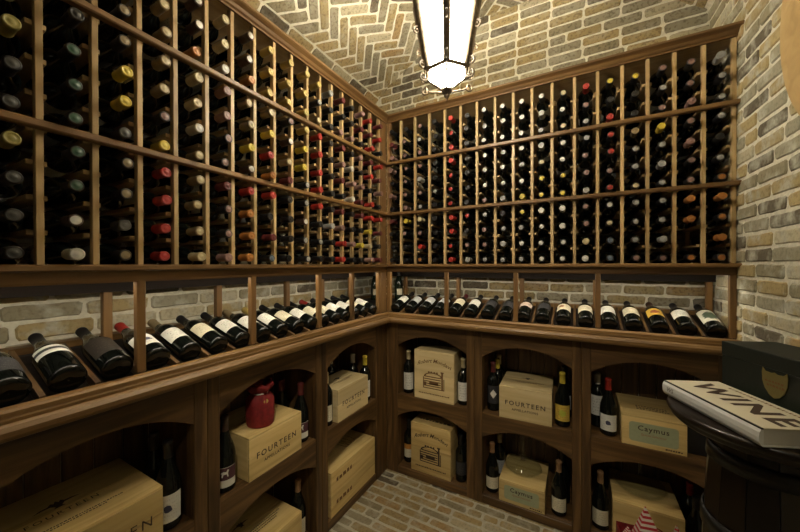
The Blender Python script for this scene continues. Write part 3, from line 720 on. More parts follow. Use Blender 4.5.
standing(0.138, 0.075, S, 'c', 'label_white', 'bord', 'cream-capped bottle with white label left of the upper winery crate', (0.03, 0.15))
standing(0.545, 0.075, S, 'c', 'label_white', 'bord', 'cream-capped bottle with white label right of the upper winery crate', (0.03, 0.15))
standing(0.552, 0.19, S, 'w', 'label_pinkband', 'bord', 'white-topped bottle at the back, right of the upper winery crate')
o = standing(0.738, 0.085, S, 'm', 'label_dark', 'bord', 'maroon-capped bottle with a white diamond on its label', (0.05, 0.16))
wrap_poly([(0, 0.082), (0.021, 0.110), (0, 0.138), (-0.021, 0.110)], 0.0388, 'diamond_print', 'horse_white', o)
standing(0.746, 0.175, S, 'y', 'label_white', 'bord', 'yellow-capped bottle behind the bottle with a white diamond')
standing(0.735, 0.268, S, 'c', None, 'bord', 'bottle with a pale cap in the back left of the middle upper bay')
standing(1.130, 0.075, S, 'y', 'label_gold', 'burg', 'yellow-capped bottle with gold label, right of a flat crate', (0.035, 0.125))
standing(1.137, 0.20, S, 'd', 'label_grey', 'bord', 'dark bottle behind the one with a gold label')
standing(1.352, 0.085, S, 'r', 'label_seal', 'burg', 'red-capped bottle with white label left of the green-labelled upper crate', (0.03, 0.115))
standing(1.305, 0.165, S, 'w', 'label_white', 'bord', 'white-capped bottle behind the red-capped one near the green-labelled upper crate', (0.07, 0.18))
standing(-0.085, -0.765, Fz, 'k', 'label_cream', 'burg', 'copper-capped bottle right of the low crate under the red pouch', (0.03, 0.11))
standing(0.128, 0.10, Fz, 'd', 'label_orangewhite', 'bord', 'bottle with orange and white label left of the lower winery crate', (0.04, 0.135))
standing(0.530, 0.075, Fz, 'd', 'label_dark', 'bord', 'dark bottle right of the lower winery crate')
standing(0.550, 0.17, Fz, 'd', 'label_white', 'bord', 'bottle with a white label at the back, right of the lower winery crate')
standing(0.732, 0.080, Fz, 'k', 'label_cream', 'burg', 'copper-capped bottle left of the crate carrying a clear decanter', (0.03, 0.10))
standing(0.747, 0.22, Fz, 'c', 'label_grey', 'bord', 'dark bottle at the back left of the crate carrying a clear decanter')
standing(1.112, 0.070, Fz, 'k', 'label_cream', 'burg', 'copper-capped bottle right of the crate carrying a clear decanter', (0.03, 0.105))
standing(1.130, 0.19, Fz, 'd', None, 'bord', 'unlabelled dark bottle at the back right of the middle lower bay')
standing(1.315, 0.075, Fz, 'k', 'label_cream', 'burg', 'copper-capped bottle in the lower bay by the bare wall', (0.03, 0.11))
standing(1.712, 0.075, Fz, 'd', 'label_dark', 'burg', 'dark bottle at the right of the lower bay by the bare wall')
standing(1.715, 0.19, Fz, 'r', None, 'bord', 'red-capped bottle at the back right of the lower bay by the bare wall')

# ------------------------------------------------------------------ wooden crates
def put_flat(parent, me, name, origin, ex, ey, n):
    return link(name, me, parent, M=frame_m(origin, ex, ey, n))
def vine_emblem(wd):
    """spreading old vine"""
    mb = MB()
    pts = [(-0.5, -0.06), (-0.32, 0.05), (-0.18, 0.06), (-0.1, 0.16), (-0.05, 0.09), (0.0, 0.2), (0.05, 0.09), (0.1, 0.17), (0.16, 0.07), (0.3, 0.07), (0.5, 0.0), (0.3, 0.0), (0.14, -0.02), (0.07, -0.12), (0.12, -0.2), (-0.12, -0.2), (-0.06, -0.12), (-0.14, -0.02), (-0.3, -0.02)]
    mb.add([(x*wd, y*wd, 0) for x, y in pts], [tuple(range(len(pts)))]); return mb.mesh('vine_emblem', 'ink', recalc=False)
def dash_lines(wd, rows, h, mat='ink', seed=1):
    """rows of print too small to read"""
    rgd = random.Random(seed); mb = MB()
    for r_, frac in enumerate(rows):
        x = -wd*frac/2
        while x < wd*frac/2:
            l = rgd.uniform(0.5, 1.1)*h; y = -r_*h*1.7
            mb.add([(x, y, 0), (x+l, y, 0), (x+l, y+h*rgd.uniform(0.7, 1), 0), (x, y+h*rgd.uniform(0.7, 1), 0)], [(0, 1, 2, 3)]); x += l + h*0.35
    return mb.mesh('small_print', mat, recalc=False)
def crate(label, M, L, D, H, mat='crate_wood', group='wooden wine crates'):
    """origin at front-left-bottom corner seen from the room: local +x along the front, +y into the cabinet, +z up"""
    t = tag(link('wine_crate', None, M=M), label, 'crate', group)
    g = 0.0006; th = 0.010
    half = H*0.52
    for i, (a, b_) in enumerate(((0, half-g), (half+g, H-0.010))): boxpart('front_board', mat+'_X', t, 0, L, 0, th, a, b_, c=0.0012)
    for i, (a, b_) in enumerate(((0, half-g), (half+g, H-0.010))): boxpart('rear_board', mat+'_X', t, 0, L, D-th, D, a, b_, c=0.0012)
    for x in (0, L-th): boxpart('side_board', mat+'_Y', t, x, x+th, th, D-th, 0, H-0.010, c=0.0012)
    boxpart('crate_bottom', mat+'_X', t, th, L-th, th, D-th, 0.0, 0.008, c=0.0005)
    n = 2
    for i in range(n): boxpart('lid_board', mat+'_X', t, 0, L, i*D/n+g, (i+1)*D/n-g, H-0.0098, H, c=0.0012)
    return t
def front_print(t, me, name, x, z, L=None): return put_flat(t, me, name, (x, -0.0006, z), (1, 0, 0), (0, 0, 1), (0, -1, 0))
def top_print(t, me, name, x, y, H): return put_flat(t, me, name, (x, y, H+0.0006), (1, 0, 0), (0, 1, 0), (0, 0, 1))
def M_back(x, y, z, rot=0): return Matrix.Translation((x, y, z)) @ Matrix.Rotation(rot, 4, 'Z')
def M_left(x, y, z, rot=0): return Matrix.Translation((x, y, z)) @ Matrix.Rotation(PI/2 + rot, 4, 'Z')   # local +x -> world +Y, local +y -> world -X
def fourteen(t, L, D, H, s=1.0):
    front_print(t, text_mesh('FOURTEEN', 0.037*s, 'ink', spacing=1.3, bold=0.0006), 'lettering', L*0.5, H*0.50)
    front_print(t, text_mesh('APPELLATIONS', 0.019*s, 'ink', spacing=1.15, bold=0.0004), 'lettering', L*0.5, H*0.31)
    top_print(t, vine_emblem(0.085*s), 'emblem', L*0.5, D*0.62, H)
    top_print(t, dash_lines(0.20*s, (0.9, 0.55), 0.007*s, 'ink_brown', 3), 'small_print', L*0.5, D*0.40, H)
c1 = crate('flat pine crate lettered FOURTEEN in the middle upper bay of the end wall', M_back(0.792, 0.002, S, 0.035), 0.288, 0.315, 0.188, 'pine_wood'); fourteen(c1, 0.288, 0.315, 0.188)
c2 = crate('crate lettered FOURTEEN carrying the red pouch', M_left(-0.006, -1.108, S), 0.293, 0.310, 0.186); fourteen(c2, 0.293, 0.310, 0.186)
c3 = crate('crate lettered FOURTEEN in the upper bay nearest the inner corner', M_left(-0.010, -0.530, S, 0.0), 0.305, 0.215, 0.190, 'pine_wood'); fourteen(c3, 0.305, 0.215, 0.190)
c4 = crate('largest flat crate with vine emblem on its lid, end bay', M_left(-0.004, -1.815, S), 0.385, 0.320, 0.186)
front_print(c4, text_mesh('FOURTEEN', 0.044, 'ink', spacing=1.35), 'lettering', 0.22, 0.09); front_print(c4, text_mesh('APPELLATIONS', 0.020, 'ink', spacing=1.15), 'lettering', 0.22, 0.045)
top_print(c4, vine_emblem(0.11), 'emblem', 0.185, 0.19, 0.186); top_print(c4, text_mesh('FOURTEEN', 0.026, 'ink', spacing=1.35), 'lettering', 0.185, 0.135, 0.186); top_print(c4, dash_lines(0.20, (1.0, 0.6), 0.006, 'ink', 5), 'small_print', 0.20, 0.075, 0.186)
c5 = crate('low crate beneath the one with the red pouch', M_left(-0.006, -1.150, Fz), 0.335, 0.30, 0.195); top_print(c5, vine_emblem(0.09), 'emblem', 0.13, 0.19, 0.195); top_print(c5, dash_lines(0.22, (1.0, 0.8, 0.6), 0.008, 'ink', 6), 'small_print', 0.18, 0.11, 0.195)
c6 = crate('long crate at the bottom of a two-crate stack in the corner', M_left(-0.006, -0.595, Fz), 0.445, 0.30, 0.128)
c7 = crate('long crate on top of a two-crate stack in the corner', M_left(-0.006, -0.595, Fz+0.1283), 0.445, 0.30, 0.124)
for q in (c6, c7): front_print(q, dash_lines(0.13, (1.0,), 0.026, 'ink_brown', 8), 'small_print', 0.11, 0.055); 
mb = MB()
for k in range(3): mb.tube([(0.02*math.cos(a)*(1+0.3*k)+0.03*k, 0.06*math.sin(a), 0.0004) for a in [i*2*PI/16 for i in range(16)]], 0.0012, 4, closed=True)
top_print(c7, mb.mesh('emblem', 'ink_brown'), 'emblem', 0.27, 0.15, 0.124)
# upright winery crates
def winery_print(wd, mat):
    """long low winery with an arch in the middle and a bell tower at its right end"""
    mb = MB(); q = lambda x0, x1, y0, y1: mb.add([(x0*wd, y0*wd, 0), (x1*wd, y0*wd, 0), (x1*wd, y1*wd, 0), (x0*wd, y1*wd, 0)], [(0, 1, 2, 3)])
    q(-0.5, 0.5, -0.40, -0.36); q(-0.5, -0.46, -0.4, 0.10); q(0.46, 0.5, -0.4, 0.10)
    q(0.36, 0.44, -0.36, 0.36); q(0.33, 0.47, 0.34, 0.40)
    for r_ in range(5): q(-0.46, 0.34, -0.30+r_*0.10, -0.255+r_*0.10)
    q(-0.5, -0.34, -0.30, -0.12); q(-0.2, 0.22, -0.22, -0.10)
    n = 12
    for i in range(n):
        a0, a1 = PI*i/n, PI*(i+1)/n
        mb.add([(math.cos(a)*r_*wd-0.02*wd, (0.12+math.sin(a)*r_*0.45)*wd, 0) for a, r_ in ((a0, 0.44), (a1, 0.44), (a1, 0.36), (a0, 0.36))], [(0, 1, 2, 3)])
    for x in (-0.22, -0.1, 0.04, 0.16): q(x-0.04, x+0.04, 0.29, 0.36)
    return mb.mesh('winery_drawing', mat, recalc=False)
def winery_crate(label, M, L, D, H, inkm, top):
    t = crate(label, M, L, D, H, 'pine_wood' if not top else 'crate_wood', 'upright winery crates')
    front_print(t, text_mesh('Robert Mondavi', 0.037, inkm, shear=0.35, arc=0.03, bold=0.0005), 'lettering', L*0.5, H*0.715)
    front_print(t, winery_print(0.155, inkm), 'winery_drawing', L*0.50, H*0.42)
    front_print(t, dash_lines(0.22, (1.0,), 0.010, inkm, 9), 'small_print', L*0.5, H*0.115)
    if top: top_print(t, dash_lines(0.22, (1.0,), 0.022, inkm, 4), 'small_print', L*0.5, D*0.45, H)
    return t
winery_crate('upright pale crate with winery drawing in faint print, upper bay', M_back(0.213, 0.018, S), 0.287, 0.175, 0.331, 'ink_brown', False)
winery_crate('upright crate with winery drawing in dark print, lower bay', M_back(0.186, 0.018, Fz), 0.290, 0.150, 0.331, 'ink', True)
# crates with a pale green paper label
def green_crate(label, M, L, D, H):
    t = crate(label, M, L, D, H)
    mb = MB(); k = 6; x0, x1, z0, z1, r_ = L*0.12, L*0.88, H*0.16, H*0.80, 0.014; pts = []
    for cx_, cz_, a0 in ((x1-r_, z0+r_, -PI/2), (x1-r_, z1-r_, 0), (x0+r_, z1-r_, PI/2), (x0+r_, z0+r_, PI)):
        for i in range(k+1): a = a0 + PI/2*i/k; pts.append((cx_+r_*math.cos(a), -0.0005, cz_+r_*math.sin(a)))
    mb.add(pts, [tuple(range(len(pts)))]); build(mb, 'paper_label', 'paper_green', t, recalc=False)
    put_flat(t, text_mesh('Caymus', 0.035, 'ink', spacing=1.15, bold=0.0005), 'lettering', (L*0.5, -0.0010, H*0.62), (1, 0, 0), (0, 0, 1), (0, -1, 0))
    put_flat(t, text_mesh('Special Selection', 0.015, 'ink_red', shear=0.2), 'lettering', (L*0.5, -0.0010, H*0.42), (1, 0, 0), (0, 0, 1), (0, -1, 0))
    front_print(t, dash_lines(0.06, (1.0,), 0.008, 'ink', 2), 'small_print', L*0.80, H*0.06)
    return t
g1 = green_crate('flat green-labelled crate with a printed emblem on its lid, by the bare wall', M_back(1.405, 0.012, S), 0.258, 0.305, 0.152)
top_print(g1, dash_lines(0.13, (1.0, 1.0, 1.0), 0.012, 'ink', 12), 'small_print', 0.14, 0.14, 0.152)
g2 = green_crate('flat crate with pale green label carrying a clear decanter', M_back(0.788, 0.010, Fz), 0.255, 0.305, 0.130)
g3 = crate('plain wide crate carrying a squat decanter, by the bare wall', M_back(1.368, 0.020, Fz), 0.290, 0.300, 0.200)
# black carton at the right of the upper bay by the bare wall
t = thing('gift_carton', 'black carton right of the green-labelled crate in the upper bay', 'box', (1.71, 0.10, S))
boxpart('carton_body', 'black_card', t, -0.045, 0.045, -0.045, 0.045, 0.0, 0.15, c=0.001); boxpart('carton_lid', 'black_card', t, -0.0465, 0.0465, -0.0465, 0.0465, 0.1502, 0.185, c=0.001)

# decanters
def decanter(label, loc, k=1.0, neck=0.16):
    t = thing('decanter', label, 'decanter', loc)
    prof = [(0.0, 0.003), (0.07*k, 0.001), (0.105*k, 0.012), (0.112*k, 0.024), (0.098*k, 0.042), (0.06*k, 0.058), (0.026*k, 0.072), (0.0135, 0.095), (0.0120, neck*0.8), (0.0150, neck), (0.0185, neck+0.008)]
    inner = [(max(0.0, r_-0.0025), z+0.003) for r_, z in prof[:-1]] + [(0.0165, neck+0.008)]
    mb = MB(); mb.lathe(prof + inner[::-1], 32, cap=False); build(mb, 'flask', 'clear_glass', t)
    mb = MB(); mb.lathe([(0.0, neck-0.006), (0.0085, neck-0.006), (0.0125, neck+0.009), (0.008, neck+0.014), (0.012, neck+0.024), (0.0135, neck+0.033), (0.008, neck+0.043), (0.0, neck+0.045)], 16, cap=False); build(mb, 'stopper', 'clear_glass', t)
    return t
decanter('wide clear glass decanter standing on the green-labelled crate below', (0.905, 0.170, Fz+0.1305), 1.0, 0.175)
decanter('squat clear decanter on the plain wide crate by the bare wall', (1.505, 0.185, Fz+0.2005), 1.05, 0.135)

# red pouch on the crate
t = thing('velvet_pouch', 'red velvet wine pouch tied at the neck on a lettered crate', 'pouch', (-0.075, -1.000, S+0.1865), 0.6)
mb = MB(); n = 28; prof = [(0.0, 0.001), (0.054, 0.001), (0.059, 0.008), (0.061, 0.05), (0.060, 0.10), (0.055, 0.128), (0.040, 0.142), (0.030, 0.147)]
vs = []; fs = []
for j, (r_, z) in enumerate(prof):
    for i in range(n):
        a = 2*PI*i/n; f = 1 + (0.05+0.10*(j > 4))*math.sin(7*a+j*0.4)*(j > 2); vs.append((r_*f*math.cos(a), r_*f*0.85*math.sin(a), z))
for j in range(len(prof)-1):
    for i in range(n): fs.append((j*n+i, j*n+(i+1) % n, (j+1)*n+(i+1) % n, (j+1)*n+i))
mb.add(vs, fs, smooth=True); build(mb, 'pouch_body', 'red_velvet', t)
mb = MB(); vs = []; fs = []
for j, (r_, z) in enumerate(((0.030, 0.147), (0.042, 0.160), (0.056, 0.180), (0.050, 0.193), (0.030, 0.174))):
    for i in range(n):
        a = 2*PI*i/n; f = 1 + 0.16*math.sin(8*a+0.5*j); vs.append((r_*f*math.cos(a), r_*f*math.sin(a), z + 0.006*math.sin(3*a)))
for j in range(4):
    for i in range(n): fs.append((j*n+i, j*n+(i+1) % n, (j+1)*n+(i+1) % n, (j+1)*n+i))
mb.add(vs, fs, smooth=True); build(mb, 'gathered_top', 'red_velvet', t, recalc=False)
mb = MB(); mb.tube([(0.0315*math.cos(2*PI*i/20), 0.0315*math.sin(2*PI*i/20), 0.147) for i in range(20)], 0.003, 6, closed=True); build(mb, 'drawstring', 'cap_w', t)
mb = MB(); mb.lathe([(0.0, 0.0), (0.010, 0.0), (0.011, 0.002), (0.008, 0.004), (0.0, 0.0045)], 16); build(mb, 'gold_button', 'gold_foil', t, M=Matrix.Translation((0.036, -0.036, 0.118)) @ Matrix.Rotation(-PI/4, 4, 'Z') @ Matrix.Rotation(PI/2, 4, 'Y'))

# red gift bag with striped tissue on the floor before the cabinets
t = thing('gift_bag', 'red gift bag with striped tissue paper standing before the cabinets', 'gift bag', (1.515, -0.245, 0.0), 0.12)
mb = MB(); L2, D2, H2 = 0.145, 0.07, 0.285; th = 0.003
for a in ((-L2, L2, -D2, -D2+th), (-L2, L2, D2-th, D2), (-L2, -L2+th, -D2, D2), (L2-th, L2, -D2, D2)): mb.box(*a, 0.0, H2)
mb.box(-L2, L2, -D2, D2, 0.0, th); build(mb, 'bag_body', 'red_velvet', t)
for s_ in (-1, 1):
    mb = MB(); mb.tube([(0.05*math.cos(a), s_*(D2+0.002), H2-0.04+0.05*math.sin(a)) for a in [PI*i/10 for i in range(11)]], 0.003, 6); build(mb, 'handle', 'red_velvet', t)
def tissue(cx_, cy_, wd, ht, rz, name='tissue_peak'):
    mb = MB(); vs = [(-wd, -0.045, 0), (wd, -0.045, 0), (wd, 0.045, 0), (-wd, 0.045, 0), (-wd*0.25, 0.0, ht)]
    me = bpy.data.meshes.new(name); me.from_pydata(vs, [], [(0, 1, 4), (1, 2, 4), (2, 3, 4), (3, 0, 4), (3, 2, 1, 0)]); me.materials.append(MATS['stripe_paper'])
    ul = me.uv_layers.new()
    for p in me.polygons:
        for k_, li in enumerate(p.loop_indices): ul.data[li].uv = ((0, 0), (1, 0), (0.5, 1), (0, 1))[k_]
    link(name, me, t, M=Matrix.Translation((cx_, cy_, H2-0.06)) @ Matrix.Rotation(rz, 4, 'Z'))
tissue(-0.035, 0.0, 0.075, 0.205, 0.1); tissue(-0.11, 0.0, 0.03, 0.10, 0.5); tissue(0.07, 0.0, 0.055, 0.15, -0.4)

# ------------------------------------------------------------------ barrel table with books and carton, by the bare wall
TX, TY, TZ = 1.632, -0.818, 1.09
t = thing('barrel_table', 'dark round-topped table with a narrow barrel base against the bare brick wall', 'table', (TX, TY, 0))
mb = MB(); mb.lathe([(0.0, 1.048), (0.172, 1.048), (0.186, 1.054), (0.194, 1.062), (0.193, 1.067), (0.199, 1.071), (0.2030, 1.079), (0.200, 1.087), (0.194, 1.090), (0.0, 1.090)], 64, cap=False); build(mb, 'table_top', 'ebony_wood_X', t)
ns = 14
bar_r = lambda z: 0.108 + 0.024*(1 - ((z-0.53)/0.53)**2)
for i in range(ns):
    a0, a1 = 2*PI*i/ns+0.006, 2*PI*(i+1)/ns-0.006; mb = MB(); vs = []; fs = []
    zs_ = [0.0 + 1.0475*k/8 for k in range(9)]
    for z in zs_:
        r_ = bar_r(z)
        for rr, a in ((r_, a0), (r_, a1), (r_-0.022, a1), (r_-0.022, a0)): vs.append((rr*math.cos(a), rr*math.sin(a), z))
    for k in range(8):
        for q in range(4): fs.append((4*k+q, 4*k+(q+1) % 4, 4*k+4+(q+1) % 4, 4*k+4+q))
    fs += [(0, 1, 2, 3), (32, 33, 34, 35)]
    mb.add(vs, fs); build(mb, 'stave', 'ebony_wood_Z', t)
for z in (0.06, 0.24, 0.80, 0.985):
    mb = MB(); mb.lathe([(bar_r(z-0.02)+0.0002, z-0.02), (bar_r(z-0.02)+0.004, z-0.02), (bar_r(z+0.02)+0.004, z+0.02), (bar_r(z+0.02)+0.0002, z+0.02)], 48, cap=False); build(mb, 'hoop', 'hoop_iron', t)
# frame shared by the things on the table: ex = along the spine towards the room, ey = across towards the wall
BA = math.atan2(-0.917, 0.398)
ex = Vector((math.cos(BA), math.sin(BA), 0)); ey = Vector((-ex.y, ex.x, 0))
Mt = frame_m((1.432, -0.755, TZ), ex, ey, (0, 0, 1))
LBk, WBk, TBk = 0.285, 0.150, 0.041
t = tag(link('hardcover_book', None, M=Mt @ Matrix.Translation((0, 0, 0.0003))), 'thick white book titled WINE lying on the barrel table', 'book', 'books on the barrel table')
boxpart('lower_cover', 'book_white', t, 0, LBk, 0.003, WBk, 0.0, 0.003, c=0.0008)
boxpart('page_block', 'pages', t, 0.004, LBk-0.004, 0.005, WBk-0.004, 0.0031, TBk-0.0036, c=0)
boxpart('upper_cover', 'book_cream', t, 0, LBk, 0.0045, WBk, TBk-0.0035, TBk, c=0.0008)
mb = MB(); mb.prism([(0.0, 0.0035), (-0.0035, 0.010), (-0.0045, TBk/2), (-0.0035, TBk-0.010), (0.0, TBk-0.0035), (0.0045, TBk-0.0035), (0.0045, 0.0035)], 0, LBk, M=Matrix(((0, 1, 0, 0), (1, 0, 0, 0), (0, 0, 1, 0), (0, 0, 0, 1)))); build(mb, 'spine', 'book_white', t)
boxpart('cover_hinge', 'black_card', t, 0.0, LBk, 0.0, 0.0043, TBk-0.0034, TBk-0.0004, c=0)
put_flat(t, text_mesh('WINE', 0.090, 'ink', spacing=1.15, bold=0.0028), 'title', (LBk*0.53, WBk*0.50, TBk+0.0006), (1, 0, 0), (0, 1, 0), (0, 0, 1))
put_flat(t, dash_lines(0.20, (1.0,), 0.008, 'ink_brown', 15), 'small_print', (LBk*0.54, WBk*0.86, TBk+0.0006), (1, 0, 0), (0, 1, 0), (0, 0, 1))
put_flat(t, text_mesh('WS', 0.017, 'ink', shear=0.2), 'spine_mark', (0.030, -0.0049, TBk*0.5), (1, 0, 0), (0, 0, 1), (0, -1, 0))
t = tag(link('booklet', None, M=Mt @ Matrix.Translation((0.01, WBk+0.0015, 0.0003))), 'slim green booklet between the white book and the dark carton', 'book')
boxpart('booklet_cover', 'booklet_green', t, 0, 0.25, 0, 0.0195, 0.0285, 0.0315, c=0.0006); boxpart('booklet_pages', 'pages', t, 0.002, 0.248, 0.001, 0.0185, 0.0025, 0.0284, c=0); boxpart('booklet_cover', 'booklet_green', t, 0, 0.25, 0, 0.0195, 0.0, 0.0024, c=0.0006)
Mg = frame_m((1.5845, -0.671, TZ+0.0003), ex, ey, (0, 0, 1))
t = tag(link('champagne_carton', None, M=Mg), 'dark green carton with a gold shield on the barrel table', 'box')
LG, WG, HG = 0.270, 0.145, 0.158
boxpart('carton_body', 'box_green', t, 0, LG, 0, WG, 0, 0.118, c=0.001); boxpart('carton_lid', 'box_green', t, -0.001, LG+0.001, -0.001, WG+0.001, 0.1185, HG, c=0.0015)
pts = [(-0.5, 0.42), (-0.47, 0.60), (-0.34, 0.46), (-0.12, 0.44), (0.0, 0.50), (0.12, 0.44), (0.34, 0.46), (0.47, 0.60), (0.5, 0.42), (0.48, 0.05), (0.38, -0.25), (0.2, -0.47), (0.0, -0.58), (-0.2, -0.47), (-0.38, -0.25), (-0.48, 0.05)]
mb = MB(); k = len(pts); vs = [(x*0.062, -0.0016, z*0.062) for x, z in pts] + [(x*0.062, -0.0004, z*0.062) for x, z in pts]
mb.add(vs, [tuple(range(k)), tuple(range(2*k-1, k-1, -1))] + [(i, (i+1) % k, k+(i+1) % k, k+i) for i in range(k)]); build(mb, 'shield', 'shield_gold', t, loc=(0.150, -0.0012, 0.082))
put_flat(t, dash_lines(0.045, (1.0, 0.8), 0.006, 'ink_brown', 22), 'small_print', (0.150, -0.0032, 0.085), (1, 0, 0), (0, 0, 1), (0, -1, 0))
put_flat(t, dash_lines(0.06, (1.0, 0.7), 0.009, 'shield_gold', 23), 'small_print', (0.235, 0.045, HG+0.0006), (1, 0, 0), (0, 1, 0), (0, 0, 1))

# ------------------------------------------------------------------ oval wooden plaque on the bare wall
yc, zc = -0.725, 2.25
Mp = frame_m((xr(yc)-0.0105, yc, zc), (0.03, -1, 0), (0, 0, 1), (-1, -0.03, 0))
t = tag(link('wall_plaque', None, M=Mp), 'large oval tan wooden plaque hung on the bare brick wall', 'plaque')
def oval(a, b_, n=56): return [(a*math.cos(2*PI*i/n), b_*math.sin(2*PI*i/n)) for i in range(n)]
mb = MB(); pts = oval(0.345, 0.43); k = len(pts)
mb.add([(x, y, 0.0) for x, y in pts] + [(x, y, 0.020) for x, y in pts] + [(x*0.985, y*0.985, 0.024) for x, y in pts], [tuple(range(k)), tuple(range(2*k, 3*k))] + [(j*k+i, j*k+(i+1) % k, (j+1)*k+(i+1) % k, (j+1)*k+i) for j in (0, 1) for i in range(k)])
build(mb, 'panel', 'plaque_wood_Z', t)
mb = MB(); mb.tube([(x, y, 0.010) for x, y in oval(0.350, 0.435)], 0.006, 6, closed=True); build(mb, 'rim', 'ebony_wood_X', t)

# ------------------------------------------------------------------ hanging lantern
LX, LY = 0.735, -0.730
t = thing('hanging_lantern', 'six-sided wrought iron lantern with frosted panes hanging from the vault', 'lantern', (LX, LY, 0), math.atan2(CAM.y-LY, CAM.x-LX))
Z0, Z1, Z2, Z3 = 2.198, 2.262, 2.600, 2.690
R0, R1, R2, R3 = 0.020, 0.088, 0.148, 0.085
hexp = lambda r_, z, i: Vector((r_*math.cos(PI/3*i), r_*math.sin(PI/3*i), z))
for i in range(6):
    for za, ra, zb, rb, nm in ((Z0, R0, Z1, R1, 'lower_pane'), (Z1, R1, Z2, R2, 'glass_pane')):
        mb = MB(); a, b_, c_, d_ = hexp(ra, za, i), hexp(ra, za, i+1), hexp(rb, zb, i+1), hexp(rb, zb, i)
        ctr = (a+b_+c_+d_)/4; nrm = (b_-a).cross(d_-a).normalized(); sh = lambda p: ctr + (p-ctr)*0.955
        q = [sh(p) for p in (a, b_, c_, d_)]
        mb.add([tuple(p) for p in q] + [tuple(p - nrm*0.003) for p in q], [(0, 1, 2, 3), (7, 6, 5, 4), (0, 4, 5, 1), (1, 5, 6, 2), (2, 6, 7, 3), (3, 7, 4, 0)])
        build(mb, nm, 'lamp_pane', t)
    mb = MB(); mb.tube([hexp(R0, Z0, i), hexp(R1, Z1, i)], 0.0036, 6); build(mb, 'lower_rib', 'iron', t)
    mb = MB(); mb.tube([hexp(R1, Z1, i), hexp(R2+0.002, Z2, i), hexp(R2+0.004, Z2+0.01, i)], [0.0125, 0.0180, 0.0180], 8); build(mb, 'rib', 'iron', t)
    mb = MB(); mb.tube([hexp(R1+0.002, Z1, i), hexp(R1+0.002, Z1, i+1)], 0.0075, 6); build(mb, 'lower_rim', 'iron', t)
    mb = MB(); mb.tube([hexp(R2+0.004, Z2+0.004, i), hexp(R2+0.004, Z2+0.004, i+1)], 0.0075, 6); build(mb, 'upper_rim', 'iron', t)
    # pointed arch tracery across the top of each pane
    a, b_ = hexp(R2, Z2, i), hexp(R2, Z2, i+1); mid = (a+b_)/2
    lo = hexp(R1 + (R2-R1)*0.70, Z1 + (Z2-Z1)*0.70, i); lo2 = hexp(R1 + (R2-R1)*0.70, Z1 + (Z2-Z1)*0.70, i+1)
    mb = MB(); pts = []
    for k in range(9):
        f = k/8; p = lo.lerp(lo2, f); p = p + (mid - (lo+lo2)/2)*math.sin(PI*f)**0.7*0.96; pts.append(p*1.0 + (mid.normalized()*0.001))
    mb.tube(pts, 0.0026, 6); build(mb, 'arch_tracery', 'iron', t)
    # scrolls at the lower rim and up the ribs
    rdir = hexp(1, 0, i); 
    def scroll(base, sz, turn, nm='scroll', rad=0.0032):
        mb = MB(); pts = []
        for k in range(20):
            f = k/19; ang = turn*(0.3 + f*2*PI*1.35); rr = sz*(1 - 0.78*f)
            pts.append(base + rdir*(sz + rr*math.cos(PI + abs(ang))) + Vector((0, 0, 1))*(rr*math.sin(ang)))
        mb.tube(pts, rad, 6); build(mb, nm, 'iron', t)
    scroll(hexp(R1+0.004, Z1+0.012, i), 0.018, 1, rad=0.0045); scroll(hexp(R1+0.001, Z1-0.034, i), 0.018, -1, rad=0.0045)
    scroll(hexp(R1+(R2-R1)*0.42+0.006, Z1+(Z2-Z1)*0.42, i), 0.017, 1, rad=0.0042)
    mb = MB(); mb.tube([hexp(R1+0.006, Z1-0.04, i), hexp(R1*0.86, Z1-0.052, i), hexp(R1*0.55, Z0+0.004, i), hexp(R1*0.25, Z0-0.006, i), hexp(0.006, Z0-0.022, i)], 0.0038, 6); build(mb, 'lower_scroll_arm', 'iron', t)
mb = MB(); mb.lathe([(0.0, 2.158), (0.006, 2.162), (0.012, 2.170), (0.007, 2.180), (0.012, 2.186), (0.016, 2.190), (0.022, 2.193), (0.022, 2.1975), (0.0, 2.1975)], 16, cap=False); build(mb, 'finial', 'iron', t)
for i in range(6):
    mb = MB(); mb.tube([hexp(R2+0.004, Z2+0.01, i), hexp(R2*0.86, Z2+0.06, i), hexp(R3*0.6, Z3+0.01, i), hexp(0.014, Z3+0.055, i)], 0.0055, 6); build(mb, 'crown_arm', 'iron', t)
mb = MB(); mb.lathe([(0.0, Z3+0.035), (0.022, Z3+0.04), (0.026, Z3+0.05), (0.012, Z3+0.062), (0.008, Z3+0.085), (0.0, Z3+0.088)], 16, cap=False); build(mb, 'hub', 'iron', t)
zc_ = Z3+0.085; k = 0
while zc_ < 3.225:
    mb = MB(); mb.tube([((0.010*math.cos(a)) if k % 2 else 0, 0 if k % 2 else 0.010*math.cos(a), zc_ + 0.016 + 0.018*math.sin(a)) for a in [2*PI*i/14 for i in range(14)]], 0.0026, 6, closed=True); build(mb, 'chain_link', 'iron', t); zc_ += 0.029; k += 1
mb = MB(); mb.lathe([(0.0, 3.225), (0.02, 3.228), (0.05, 3.240), (0.055, 3.2535), (0.0, 3.2535)], 24, cap=False); build(mb, 'ceiling_rose', 'iron', t)
mb = MB(); mb.tube([(0, 0, Z2-0.10), (0, 0, Z3+0.04)], 0.004, 6); build(mb, 'stem', 'iron', t)
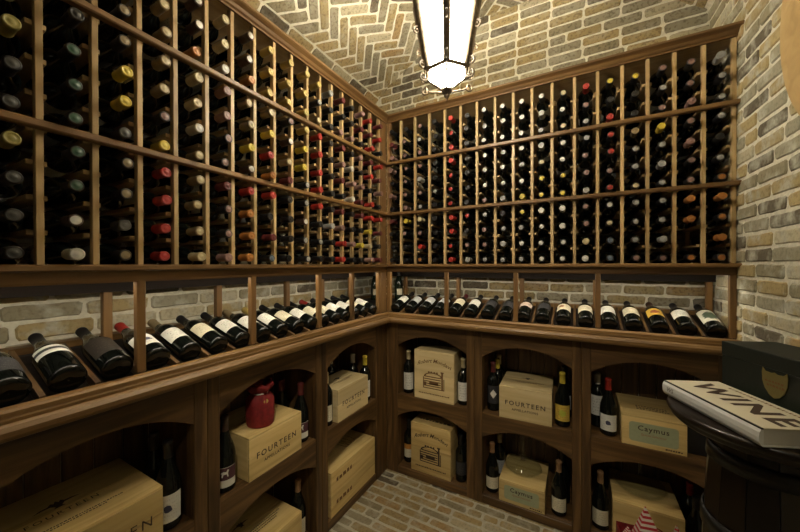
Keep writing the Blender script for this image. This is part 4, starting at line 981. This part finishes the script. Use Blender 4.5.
ld = bpy.data.lights.new('lantern_bulb', 'POINT'); ld.energy = LANTERN_BULB; ld.color = WARM; ld.shadow_soft_size = 0.02
lo_ = link('lantern_bulb', ld, t, (0.012, 0, Z2-0.05))

# ------------------------------------------------------------------ added fill strips, out of view, brightening the gap over the ledge
mt, nt, b = new_mat('fill_glow'); b.inputs['Emission Color'].default_value = (*WARM, 1); b.inputs['Emission Strength'].default_value = FILL_STRIP
for rz, sgn, u1, nm in ((0.0, -1, 1.98, 'slim fill strip added unseen under the rack opposite the bare brick wall'), (-PI/2, 1, 1.79, 'slim fill strip added unseen under the rack ending at the bare wall')):
    t = thing('fill_strip', nm, 'light strip', (0, 0, 0), rz, 'added fill strips under the racks')
    boxpart('housing', 'slat_wood_Y', t, -0.040, -0.024, sgn*0.06, sgn*u1, 1.4335, 1.4385, c=0)
    boxpart('diffuser', 'fill_glow', t, -0.038, -0.026, sgn*0.065, sgn*(u1-0.005), 1.4305, 1.4333, c=0)
# ------------------------------------------------------------------ added fill spotlight, out of view behind the viewpoint
SPX, SPY, SPZ = 1.25, -2.25, 2.80
tgt = Vector((0.42, -0.20, 0.72)); dirv = (tgt - Vector((SPX, SPY, SPZ))).normalized()
t = thing('fill_spotlight', 'small black spotlight added out of view to brighten the inner corner', 'spotlight', (SPX, SPY, SPZ))
q = dirv.to_track_quat('Z', 'Y').to_matrix().to_4x4()
mb = MB(); mb.lathe([(0.0, -0.09), (0.03, -0.085), (0.04, -0.06), (0.045, 0.02), (0.041, 0.02), (0.036, -0.05), (0.0, -0.055)], 24, cap=False); build(mb, 'fill_head', 'hoop_iron', t, M=q)
mb = MB(); mb.tube([(0, 0, 0.03), (0, 0, vault_z(SPX)-SPZ-0.001)], 0.008, 8); build(mb, 'stem', 'hoop_iron', t)
ld = bpy.data.lights.new('fill_beam', 'SPOT'); ld.energy = FILL_SPOT_W; ld.color = WARM; ld.spot_size = math.radians(58); ld.spot_blend = 0.8; ld.shadow_soft_size = 0.03
o = link('fill_beam', ld, t, M=dirv.to_track_quat('-Z', 'Y').to_matrix().to_4x4()); o.location = dirv*0.025
